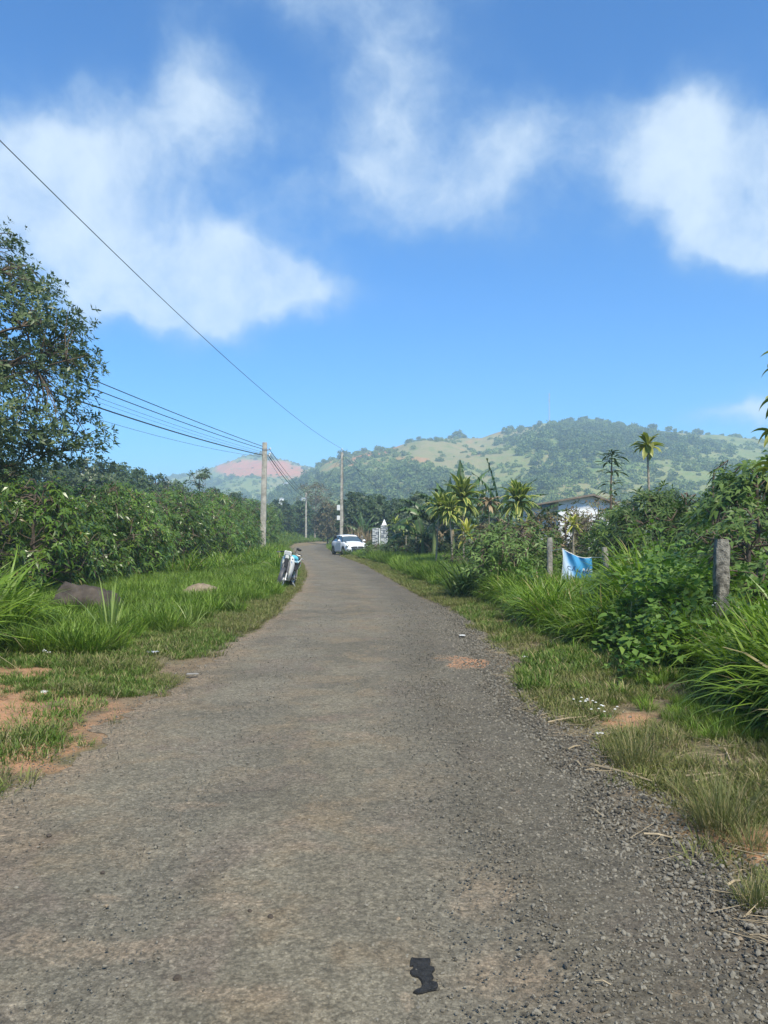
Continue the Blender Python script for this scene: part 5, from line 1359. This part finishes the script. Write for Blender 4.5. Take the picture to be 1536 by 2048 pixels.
def line(a, b, sag, r, lab, mat=M_line, grp='power lines'):
    a = Vector(a); b = Vector(b); n = 40
    pts_ = [a.lerp(b, k / n) - Vector((0, 0, sag * 4 * (k / n) * (1 - k / n))) for k in range(n + 1)]
    tag(MB().tube(pts_, r, 5).build('power_line', mat), lab, 'cable', grp)
tA = Vector((x1 + .13, 57, z1p + H1))
Pn = Vector((-15.5, 12, 8.6))
for dz, r, sg, dzn, lab, mt in ((-.30, .022, .25, .1, 'uppermost cable running from the nearer pole behind the big tree', M_line), (-.50, .022, .35, -.25, 'second cable from the top, nearer pole to the big tree', M_line),
                            (-.72, .010, .40, -.55, 'thin third cable from the nearer pole to the left', M_lineg), (-.95, .034, .5, -.95, 'thickest black cable from the nearer pole to the left', M_line),
                            (-1.08, .010, .75, -1.35, 'lowest thin cable sagging from the nearer pole to the left', M_lineg), (-.86, .008, .42, -.75, 'hair-thin cable just above the thickest one', M_lineg)):
    line(tA + Vector((-.15, -.15, dz)), Pn + Vector((0, 0, dzn)), sg, r, lab, mt)
tC = Vector((x3, 135, z3p + H3))
for dz, sg, dx, r, lab in ((-.45, .3, .3, .02, 'upper cable falling from the nearer pole towards the bend'), (-.8, .45, .3, .02, 'middle cable falling from the nearer pole towards the bend'), (-.95, .6, .25, .034, 'thick lower cable falling from the nearer pole towards the bend'), (-1.1, 1.1, .2, .012, 'thin sagging cable under the others towards the bend')):
    line(tA + Vector((dx, 0, dz)), tC + Vector((.12, -.1, dz)), sg, r, lab)
tB = Vector((x2 + .03, 72, z2p + H2 + .36))
line(tB, pix(-420, -140, 12.0), 0.9, .013, 'single long cable crossing the sky from the top left to the pole behind the car', M_lineg)
line(tB + Vector((.1, 0, -.6)), (x2 + 6.2, 96, 5.0), .3, .014, 'service cable leading from the pole behind the car into the trees')
line(tB + Vector((-.1, 0, -.7)), tC + Vector((.1, 0, -1.0)), .9, .012, 'thin cable from the pole behind the car down to the far pole')
# short far stumps and posts beyond the bend
# ------------------------------------------------------------------ mast and huts on the hills
M_mast = simple('pale_painted_steel', (0.36, 0.38, 0.40), .5); M_wall = simple('white_render', (0.72, 0.73, 0.74), .8, var=.08, scale=1.0); M_roofm = simple('brown_roof', (0.16, 0.13, 0.10), .8, var=.25, scale=1.5)
px, D = 1100, 634; zb = (1070 - 849) / F * D + EYE - 1.0; xb = (px - 768) / F * D; Hm = 27.5
root = empty('radio_mast', (xb, D, zb), 0, 'thin pale radio mast on top of the green hill', 'mast')
mm = MB()
for k in range(3):
    a = k * 2 * pi / 3; mm.tube([(cos(a) * .6, sin(a) * .6, 0), (cos(a) * .35, sin(a) * .35, Hm)], .11, 5)
for k in range(22):
    z0_, z1_ = Hm * k / 22, Hm * (k + 1) / 22; r0 = .6 - .25 * k / 22
    for q in range(3):
        a = q * 2 * pi / 3; a2 = a + 2 * pi / 3; mm.tube([(cos(a) * r0, sin(a) * r0, z0_), (cos(a2) * r0, sin(a2) * r0, z1_)], .06, 4)
mm.build('lattice', M_mast, root)
an = MB()
for k in range(3):
    a = k * 2 * pi / 3; an.box((cos(a) * .5, sin(a) * .5, Hm - 1.5), (.3, .2, 2.2), (0, 0, a)); an.box((cos(a + 1) * .45, sin(a + 1) * .45, Hm - 6), (.25, .2, 1.4), (0, 0, a))
an.tube([(0, 0, Hm), (0, 0, Hm + 2)], .04, 5); an.build('antenna', M_mast, root)
def hut(px, py, D, w_, d_, h, lab, rz=0.2):
    x = (px - 768) / F * D; z = (1070 - py) / F * D + EYE
    root = empty('hut', (x, D, z), rz, lab, 'hut')
    MB().box((0, 0, h / 2 - 1), (w_, d_, h + 2)).build('wall', M_wall, root)
    MB().prism([(-w_ * .56, h), (w_ * .56, h), (0, h + w_ * .18)], -d_ * .56, d_ * .56).build('roof', M_roofm if 'brown' in lab else M_mast, root)
    MB().box((0, -d_ / 2 - .03, h * .35), (w_ * .18, .08, h * .7)).build('door', M_roofm, root)
hut(1103, 848, 632, 3.0, 3, 2.2, 'tiny white hut at the foot of the radio mast')
hut(925, 880, 636, 6, 3, 2.0, 'small white shed on the ridge left of the mast')
hut(573, 974, 640, 10, 5, 2.2, 'small white building on the slope above the nearer pole top')
hut(608, 1006, 420, 4, 3, 2.2, 'small white building low in the valley left of the slender tree', .5)
hut(616, 1007, 428, 3, 3, 2.0, 'tiny white building beside the low valley one', .1)
hut(563, 1003, 400, 2.4, 3, 1.6, 'narrow pale building in the valley right of the nearer pole', .1)

# ------------------------------------------------------------------ white house
D = 50
def hx(px): return (px - 1085) / F * D
x0h = W_(1085, D); zb = L1(x0h + 3, D)
def hzz(py): return (1070 - py) / F * D + EYE - zb
root = empty('house', (x0h, D, zb), 0, 'low white house with a brown gable roof half hidden by shrubs', 'house')
MB().prism([(hx(1117), 0), (hx(1224), 0), (hx(1224), hzz(1007)), (hx(1184), hzz(993)), (hx(1117), hzz(1003))], 0, 9).build('wall', M_wall, root)
MB().prism([(hx(1086), 0), (hx(1116.9), 0), (hx(1116.9), hzz(1003.3)), (hx(1086), hzz(1009))], 1.2, 8.8).build('side_wall', M_wall, root)
rf = MB()
rf.prism([(hx(1070), hzz(1011)), (hx(1184), hzz(992)), (hx(1184), hzz(988)), (hx(1070), hzz(1008))], -.5, 9.6)
rf.prism([(hx(1184.05), hzz(992)), (hx(1230), hzz(1009)), (hx(1230), hzz(1006)), (hx(1184.05), hzz(988))], -.5, 9.6); rf.build('roof', M_roofm, root)
M_glass = simple('dark_window_glass', (0.06, 0.08, 0.10), .15, spec=.8)
wn = MB().box(((hx(1090) + hx(1114)) / 2, 1.15, hzz(1011)), (hx(1114) - hx(1090), .08, .26)).build('window', M_boxw, root)
MB().box(((hx(1090) + hx(1114)) / 2, 1.09, hzz(1011)), (hx(1113) - hx(1091), .06, .18)).build('pane', M_glass, wn)
MB().box(((hx(1088) + hx(1116)) / 2, 1.0, hzz(1014.5)), (hx(1116) - hx(1088), .3, .05)).build('window_sill', M_wall, wn)
wn = MB().box((hx(1200), -.02, 1.5), (.9, .08, 1.0)).build('window', M_boxw, root)
MB().box((hx(1200), -.08, 1.5), (.8, .06, .9)).build('pane', M_glass, wn)
dr_ = MB().box((hx(1160), -.03, 1.05), (.9, .08, 2.1)).build('door', M_roofm, root)
MB().ellipsoid((hx(1160) + .35, -.1, 1.0), (.03, .03, .03), 8, 6).build('handle', M_steel, dr_)

# ------------------------------------------------------------------ gate pillars
M_cl = [simple('pale_cladding', (0.50, 0.51, 0.50), .8, var=.2), simple('grey_cladding', (0.17, 0.19, 0.21), .8, var=.2)]
def pillar(px, D, w_, top_py, lab, cap=False):
    x = W_(px, D); z = L1(x, D); H = pix(px, top_py, D).z - z
    root = empty('gate_pillar', (x, D, z), 0, lab, 'gate pillar', 'stone clad gate pillars')
    MB().box((0, 0, H / 2), (w_, w_, H)).build('core', M_conc, root)
    for ci in range(2):
        mb = MB(); zz = .02; r = random.Random(px + 1)
        while zz < H - .07:
            hh_ = r.choice([.05, .06, .08]); xx = -w_ / 2
            while xx < w_ / 2 - .04:
                ww = min(r.uniform(.14, .34), w_ / 2 - xx); pick = r.random() < .42
                dep = r.uniform(.02, .05)
                if pick == (ci == 1): mb.box((xx + ww / 2, -w_ / 2 - dep / 2, zz + hh_ / 2), (ww - .008, dep, hh_ - .008))
                xx += ww
            zz += hh_
        o = mb.build('stone_cladding', M_cl[ci], root); o['kind'] = 'stuff'
    if cap:
        MB().add([(-.2, -.2, H), (.2, -.2, H), (.2, .2, H), (-.2, .2, H), (0, 0, H + .48)], [(0, 1, 2, 3), (0, 1, 4), (1, 2, 4), (2, 3, 4), (3, 0, 4)]).build('cap', M_wall, root)
    return root
pillar(751, 62, .50, 1056, 'lower stone clad pillar of the gate, on the left')
pillar(768.5, 62, .56, 1050, 'taller stone clad gate pillar with a white pyramid cap', True)
x = W_(759.3, 61.6); tag(MB().box((x, 61.6, 1.0), (.09, .09, 2.05)).build('gate_post', M_boxw), 'white steel post between the two stone clad pillars', 'gate post')
# dry reeds behind the car
for px, D, H, lab in [(712, 64, 1.9, 'tallest bundle of dry beige reeds behind the car'), (727, 63, 1.5, 'dry reeds between the car and the gate'), (738, 62.5, 1.6, 'dry reeds left of the lower gate pillar')]:
    x, y, z = base(px, D); grass_clump('dry_reeds', lab, (x, y, z), [dict(n=110, Rr=.45, Lm=H, w=.035, lean=.18, curl=.35, segs=4)], M_dead, 'dry reeds', 'reeds')

# ------------------------------------------------------------------ car
M_carw = simple('white_car_paint', (0.80, 0.82, 0.84), .28, var=.02, spec=.6); M_blk = simple('black_plastic', (0.018, 0.018, 0.02), .5); M_tyre = simple('tyre_rubber', (0.025, 0.025, 0.026), .85)
M_cglass = simple('tinted_car_glass', (0.055, 0.085, 0.105), .08, spec=.9); M_rim = simple('alloy', (0.35, 0.36, 0.37), .35, metal=.7); M_chrome = simple('chrome', (0.62, 0.62, 0.60), .4, metal=.35)
M_lens = simple('headlight_lens', (0.45, 0.47, 0.48), .12, spec=.9); M_platew = simple('number_plate', (0.8, 0.8, 0.78), .5); M_amber = simple('amber_lens', (0.6, 0.2, 0.03), .3)
cr = empty('parked_car', (-2.62, 57.6, .03), R_(21), 'small white hatchback parked on the right verge before the gate', 'car')
# body shell: stations from nose (y=-1.92) to tail (y=1.92); rings of half-section points (x, z)
def ring(hw, zb_, zs_, zsh, zt, ht, nose=0.0):
    return [(hw * .86, zb_), (hw * .97, zb_ + .07), (hw, zs_), (hw * .985, zsh - .10), (hw * .93, zsh - .01), (ht, zt - .02), (ht * .55, zt + .012), (0, zt + .02)]
st_ = [(-1.92, ring(.52, .28, .45, .60, .63, .42)), (-1.86, ring(.68, .22, .45, .68, .71, .52)), (-1.70, ring(.80, .19, .48, .78, .82, .60)), (-1.45, ring(.85, .18, .50, .86, .90, .62)),
       (-1.10, ring(.865, .18, .52, .92, .965, .64)), (-.82, ring(.867, .18, .52, .955, 1.00, .65)), (0, ring(.867, .18, .52, .97, 1.0, .66)), (.9, ring(.867, .18, .52, 1.0, 1.02, .66)),
       (1.35, ring(.86, .2, .54, 1.02, 1.05, .64)), (1.70, ring(.83, .24, .56, 1.02, 1.06, .62)), (1.86, ring(.76, .28, .56, .96, 1.0, .56)), (1.92, ring(.68, .32, .56, .86, .9, .5))]
V = []; 
for y_, rr in st_:
    V += [(x, y_, z) for x, z in rr] + [(-x, y_, z) for x, z in reversed(rr[:-1])]
n = 15; Fc = [(i*n+j, i*n+j+1, (i+1)*n+j+1, (i+1)*n+j) for i in range(len(st_)-1) for j in range(n-1)] + [(i*n+n-1, i*n, (i+1)*n, (i+1)*n+n-1) for i in range(len(st_)-1)]
Fc += [tuple(range(n)), tuple(range((len(st_)-1)*n, len(st_)*n))]
body = MB().add(V, Fc); 
body = body.build('body', M_carw, cr, True)
# greenhouse (glass) and roof
gh = [(-.86, .66, .98, .60), (-.15, .64, 1.36, .575), (.25, .655, 1.455, .565), (1.0, .655, 1.44, .56), (1.45, .62, 1.28, .55), (1.78, .60, 1.03, .56)]
def cabin(y_, bw, zt, tw): return [(bw + .14, y_, .97), (tw + .045 if zt > 1.1 else bw + .12, y_, zt - .05 if zt > 1.1 else .99), (0, y_, zt)]
V = [(-.78, -.88, .965), (.78, -.88, .965), (.80, -.2, .965), (-.80, -.2, .965), (.80, 1.7, 1.0), (-.80, 1.7, 1.0), (-.60, -.12, 1.37), (.60, -.12, 1.37), (.60, .3, 1.44), (-.60, .3, 1.44), (.59, 1.15, 1.42), (-.59, 1.15, 1.42), (.60, 1.5, 1.30), (-.60, 1.5, 1.30)]
Fc = [(0, 1, 7, 6), (1, 2, 8, 7), (3, 0, 6, 9), (2, 4, 12, 10, 8), (5, 3, 9, 11, 13), (4, 5, 13, 12), (6, 7, 8, 9), (8, 10, 11, 9), (10, 12, 13, 11)]
MB().add(V, Fc).build('window_glass', M_cglass, cr)
V = []
for y_, w_, z in ((-.20, .60, 1.385), (-.10, .64, 1.42), (.3, .645, 1.475), (.8, .64, 1.475), (1.2, .63, 1.445), (1.58, .62, 1.33), (1.62, .60, 1.29)):
    V += [(-w_, y_, z - .045), (-w_ * .85, y_, z), (0, y_, z + .025), (w_ * .85, y_, z), (w_, y_, z - .045)]
Fc = [(i*5+j, i*5+j+1, (i+1)*5+j+1, (i+1)*5+j) for i in range(6) for j in range(4)]
rf = MB().add(V, Fc).build('roof', M_carw, cr, True); md = rf.modifiers.new('thick', 'SOLIDIFY'); md.thickness = .04
MB().tube([(.02, 1.45, 1.42), (.02, 1.62, 1.62)], .006, 5).build('aerial', M_blk, rf)
for s in (-1, 1):
    p_ = MB(); p_.tube([(s * .775, -.88, .975), (s * .615, -.12, 1.385)], .028, 6); p_.tube([(s * .80, 1.66, 1.0), (s * .61, 1.3, 1.38)], [.05, .04], 6); p_.build('pillar_trim', M_blk, cr)
    MB().tube([(s * .79, .40, .98), (s * .612, .38, 1.43)], .03, 6).build('door_pillar', M_blk, cr)
    mr = MB(); mr.ellipsoid((s * .98, -.62, 1.06), (.11, .07, .075), 12, 8); mr.tube([(s * .86, -.62, 1.0), (s * .95, -.62, 1.03)], .025, 6); mr.build('wing_mirror', M_carw, cr, True)
    hl = MB().ellipsoid((s * .665, -1.70, .71), (.13, .23, .095), 14, 8, (0.15, 0, s * .62)).build('headlight', M_lens, cr, True)
    MB().ellipsoid((s * .62, -1.815, .71), (.04, .05, .04), 10, 6).build('lamp_bulb', M_blk, hl, True)
    fg = MB(); fg.add([(s * .46, -1.96, .29), (s * .74, -1.91, .28), (s * .80, -1.84, .46), (s * .58, -1.94, .42)], [(0, 1, 2, 3)]); fo = fg.build('fog_lamp_recess', M_blk, cr); fo.modifiers.new('t', 'SOLIDIFY').thickness = .06
    MB().ellipsoid((s * .64, -1.96, .36), (.04, .03, .04), 8, 6).build('fog_lamp', M_lens, fo, True)
    MB().box((s * .72, 1.84, .82), (.14, .12, .24)).build('tail_light', simple('red_lens', (.4, .02, .02), .3), cr)
    dr_ = MB().add([(s * .874, -.72, .30), (s * .874, .36, .30), (s * .868, .40, .93), (s * .868, -.74, .93)], [(0, 1, 2, 3)]).build('door', M_carw, cr); dr_.modifiers.new('t', 'SOLIDIFY').thickness = .012
    MB().box((s * .885, .24, .82), (.02, .16, .03)).build('handle', M_carw, dr_)
    for yw, nm in ((-1.20, 'front'), (1.23, 'rear')):
        ar = MB().tube([(s * .70, yw, .33), (s * .872, yw, .33)], .355, 24).build('wheel_arch', M_blk, cr)
        wh = MB().torus((s * .79, yw, .30), .225, .085, 28, 10, flat=1.05).build('wheel', M_tyre, cr, True)
        rm = MB(); rm.tube([(s * .80, yw, .30), (s * .855, yw, .30)], .17, 20)
        rm.build('rim', M_blk, wh)
        sp_ = MB()
        for q in range(5):
            a = q * 2 * pi / 5; sp_.box((s * .868, yw + cos(a) * .09, .30 + sin(a) * .09), (.02, .17, .05), (a, 0, 0))
        sp_.torus((s * .865, yw, .30), .165, .014, 24, 6); sp_.build('spoke', M_rim, wh)
# grille, emblem, bumper slot, plate
gr = MB(); gr.add([(-.42, -1.96, .53), (.42, -1.96, .53), (.50, -1.95, .61), (.36, -1.96, .655), (-.36, -1.96, .655), (-.50, -1.95, .61)], [(0, 1, 2, 3, 4, 5)])
g_ = gr.build('grille', M_blk, cr); g_.modifiers.new('t', 'SOLIDIFY').thickness = .08
g2_ = MB().add([(-.36, -1.955, .33), (.36, -1.955, .33), (.45, -1.95, .50), (-.45, -1.95, .50)], [(0, 1, 2, 3)]).build('lower_grille', M_blk, cr); g2_.modifiers.new('t', 'SOLIDIFY').thickness = .06
MB().box((0, -1.99, .44), (.44, .02, .13)).build('number_plate', M_platew, cr)
MB().box((0, -1.93, .235), (1.1, .08, .035)).build('bumper_lip', M_blk, cr)
em = MB()   # angular S-shaped emblem
em.prism([(-.065, .63), (.0, .672), (.065, .63), (.035, .612), (.0, .634), (-.02, .622), (.05, .578), (.0, .545), (-.065, .585), (-.035, .604), (0, .583), (.02, .595), (-.065, .63)][:-1], -2.005, -1.985)
em.build('emblem', M_chrome, cr)
MB().add([(-.70, -1.30, .925), (.70, -1.30, .925), (.68, -.90, .985), (-.68, -.90, .985)], [(0, 1, 2, 3)]).build('scuttle', M_blk, cr).modifiers.new('t', 'SOLIDIFY').thickness = .004
for s in (-1, 1): MB().tube([(s * .1, -.93, .985), (s * .45, -.80, 1.03)], .012, 5).build('wiper', M_blk, cr)

# ------------------------------------------------------------------ motorbike
M_whitep = simple('white_plastic', (0.80, 0.81, 0.78), .35, var=.05); M_greyp = simple('grey_plastic', (0.055, 0.056, 0.062), .5); M_teal = simple('teal_plastic', (0.10, 0.46, 0.55), .35, var=.15); M_seat = simple('black_vinyl', (0.02, 0.02, 0.022), .45)
M_lteal = simple('pale_teal_plastic', (0.55, 0.78, 0.80), .35)
mk_ = empty('motorbike', (-2.80, 20.9, .02), R_(-7), 'small white and black step-through motorbike on its stand at the left road edge', 'motorbike')
mk_.rotation_euler = (0, R_(9.5), R_(-7))
for nm, yw in (('front_wheel', -.0), ('rear_wheel', 1.22)):
    wh = MB().torus((0, yw, .285), .245, .042, 30, 10).build(nm, M_tyre, mk_, True)
    rm = MB().torus((0, yw, .285), .205, .012, 30, 6); rm.build('rim', M_chrome, wh, True)
    sp_ = MB()
    for q in range(16):
        a = q * 2 * pi / 16; sp_.tube([(.025 * (-1) ** q, yw, .285), (0, yw + cos(a) * .205, .285 + sin(a) * .205)], .0025, 4)
    sp_.build('spoke', M_chrome, wh); MB().tube([(-.05, yw, .285), (.05, yw, .285)], .05, 12).build('hub', M_chrome, wh)
for s in (-1, 1):
    fk = MB(); fk.tube([(s * .075, 0, .285), (s * .075, .07, .50)], .022, 8); fk.ellipsoid((s * .085, -.01, .285), (.03, .035, .035), 8, 6); fk.build('fork', M_chrome, mk_, True)
    MB().tube([(s * .075, .07, .47), (s * .07, .14, .70), (s * .04, .18, .80)], [.036, .034, .02], 8).build('fork_cover', M_greyp, mk_, True)
    # leg shield wings
    ls = MB(); V = []
    prof_ = [(.22, .24, .13), (.20, .50, .185), (.18, .72, .20), (.17, .86, .17), (.18, .95, .09)]
    for (yy_, zz_, ww_) in prof_: V += [(s * .045, yy_ + .03, zz_), (s * ww_ * .6, yy_ + .02, zz_), (s * ww_, yy_ + .10, zz_)]
    Fc = [(i*3+j, i*3+j+1, (i+1)*3+j+1, (i+1)*3+j) for i in range(4) for j in range(2)]
    l_ = ls.add(V, Fc).build('leg_shield', M_whitep, mk_, True); l_.modifiers.new('t', 'SOLIDIFY').thickness = .014
    MB().ellipsoid((s * .15, .155, .855), (.022, .02, .022), 8, 6).build('indicator', M_greyp, l_, True)
    gp = MB().tube([(s * .22, .26, 1.0), (s * .35, .31, .985)], .018, 8).build('grip', M_seat, mk_, True)
    MB().tube([(s * .23, .20, .99), (s * .34, .22, .975)], .006, 5).build('lever', M_chrome, gp)
    MB().tube([(s * .11, .72, .27), (s * .22, .74, .27)], .016, 6).build('foot_peg', M_seat, mk_)
    MB().tube([(s * .09, 1.22, .285), (s * .10, 1.10, .62)], .022, 8).build('shock_absorber', M_chrome, mk_, True)
ff = MB(); V = []
for k in range(13):
    a = R_(200 - k * 12.5); yc, zc = -cos(a) * .31 * -1, .285 + sin(a) * .31
    yc = cos(a) * .31
    V += [(-.06, yc, zc - .05), (-.045, yc, zc), (0, yc, zc + .015), (.045, yc, zc), (.06, yc, zc - .05)]
V = [(x, y_, z) for x, y_, z in V]
Fc = [(i*5+j, i*5+j+1, (i+1)*5+j+1, (i+1)*5+j) for i in range(12) for j in range(4)]
ff.add(V, Fc).build('front_mudguard', M_greyp, mk_, True)
MB().box((0, .13, .74), (.12, .10, .26), (.2, 0, 0), .8).build('steering_cover', M_greyp, mk_, bevel=.02)
MB().box((0, .125, .90), (.10, .05, .10), (.15, 0, 0)).build('front_panel', M_whitep, mk_, bevel=.012)
MB().box((0, .20, 1.0), (.20, .14, .11)).build('headlight_housing', M_blk, mk_, bevel=.03)
hl = MB().box((0, .115, .995), (.175, .04, .105)).build('headlight', M_lens, mk_, bevel=.015)
MB().box((0, .125, .995), (.20, .03, .13)).build('headlight_frame', M_whitep, mk_, bevel=.012)
MB().tube([(-.24, .26, 1.0), (-.08, .22, 1.03), (.08, .22, 1.03), (.24, .26, 1.0)], .014, 7).build('handlebar', M_blk, mk_, True)
mr = MB().ellipsoid((.27, .20, 1.14), (.075, .02, .042), 12, 8, (0, .2, 0)).build('mirror', M_blk, mk_, True)
MB().tube([(.17, .24, 1.02), (.20, .22, 1.10), (.24, .21, 1.13)], .007, 5).build('mirror_stem', M_blk, mr, True)
MB().tube([(0, .20, .78), (0, .42, .48), (0, .75, .46), (0, 1.0, .60)], [.05, .07, .08, .07], 8).build('frame', M_whitep, mk_, True)
MB().tube([(0, .72, .73), (0, .95, .76), (0, 1.2, .77), (0, 1.45, .80)], [.09, .125, .12, .07], 10).build('seat', M_seat, mk_, True)
MB().tube([(0, .68, .60), (0, .95, .60), (0, 1.3, .64), (0, 1.6, .68)], [.08, .12, .11, .05], 10).build('tail_body', M_seat, mk_, True)
MB().ellipsoid((0, .62, .30), (.12, .20, .11), 12, 8).build('engine', M_greyp, mk_, True)
ex = MB(); ex.tube([(-.08, .5, .22), (-.14, .8, .2), (-.15, 1.1, .24), (-.15, 1.55, .30)], [.02, .022, .045, .045], 8); ex.build('exhaust', M_chrome, mk_, True)
MB().tube([(.08, .7, .24), (.26, .78, .005)], .012, 6).build('side_stand', M_chrome, mk_, True)
MB().tube([(.15, 1.55, .78), (.16, 1.2, .84), (.14, .95, .74)], .012, 6).build('grab_rail', M_chrome, mk_, True)
MB().ellipsoid((0, 1.64, .66), (.06, .03, .04), 8, 6).build('tail_light', simple('red_lamp', (.45, .02, .02), .3), mk_, True)
# raincoat bundle on the front of the seat and a dark bag
bx_ = MB(); bx_.ellipsoid((.10, .52, .86), (.13, .17, .085), 14, 9, (.1, .2, .2)); rc = bx_.build('raincoat_bundle', M_teal, None, True)
rc.parent = None; rc.matrix_world = Matrix.Translation(mk_.location) @ mk_.rotation_euler.to_matrix().to_4x4(); tag(rc, 'bundled teal raincoat lying on the motorbike before the seat', 'raincoat')
MB().ellipsoid((.13, .50, .80), (.13, .15, .05), 14, 8, (.1, .3, .2)).build('lining', M_lteal, rc, True)
bx_ = MB(); bx_.box((.17, .56, .66), (.13, .26, .26)); bg_ = bx_.build('shoulder_bag', M_greyp, None, True, bevel=.03)
bg_.matrix_world = rc.matrix_world.copy(); tag(bg_, 'dark bag hanging at the side of the motorbike under the raincoat', 'bag')
MB().tube([(.23, .45, .74), (.27, .52, .82), (.29, .62, .80), (.27, .68, .66), (.22, .66, .56)], .008, 6).build('strap', M_lteal, bg_, True)

bpy.context.view_layer.update()
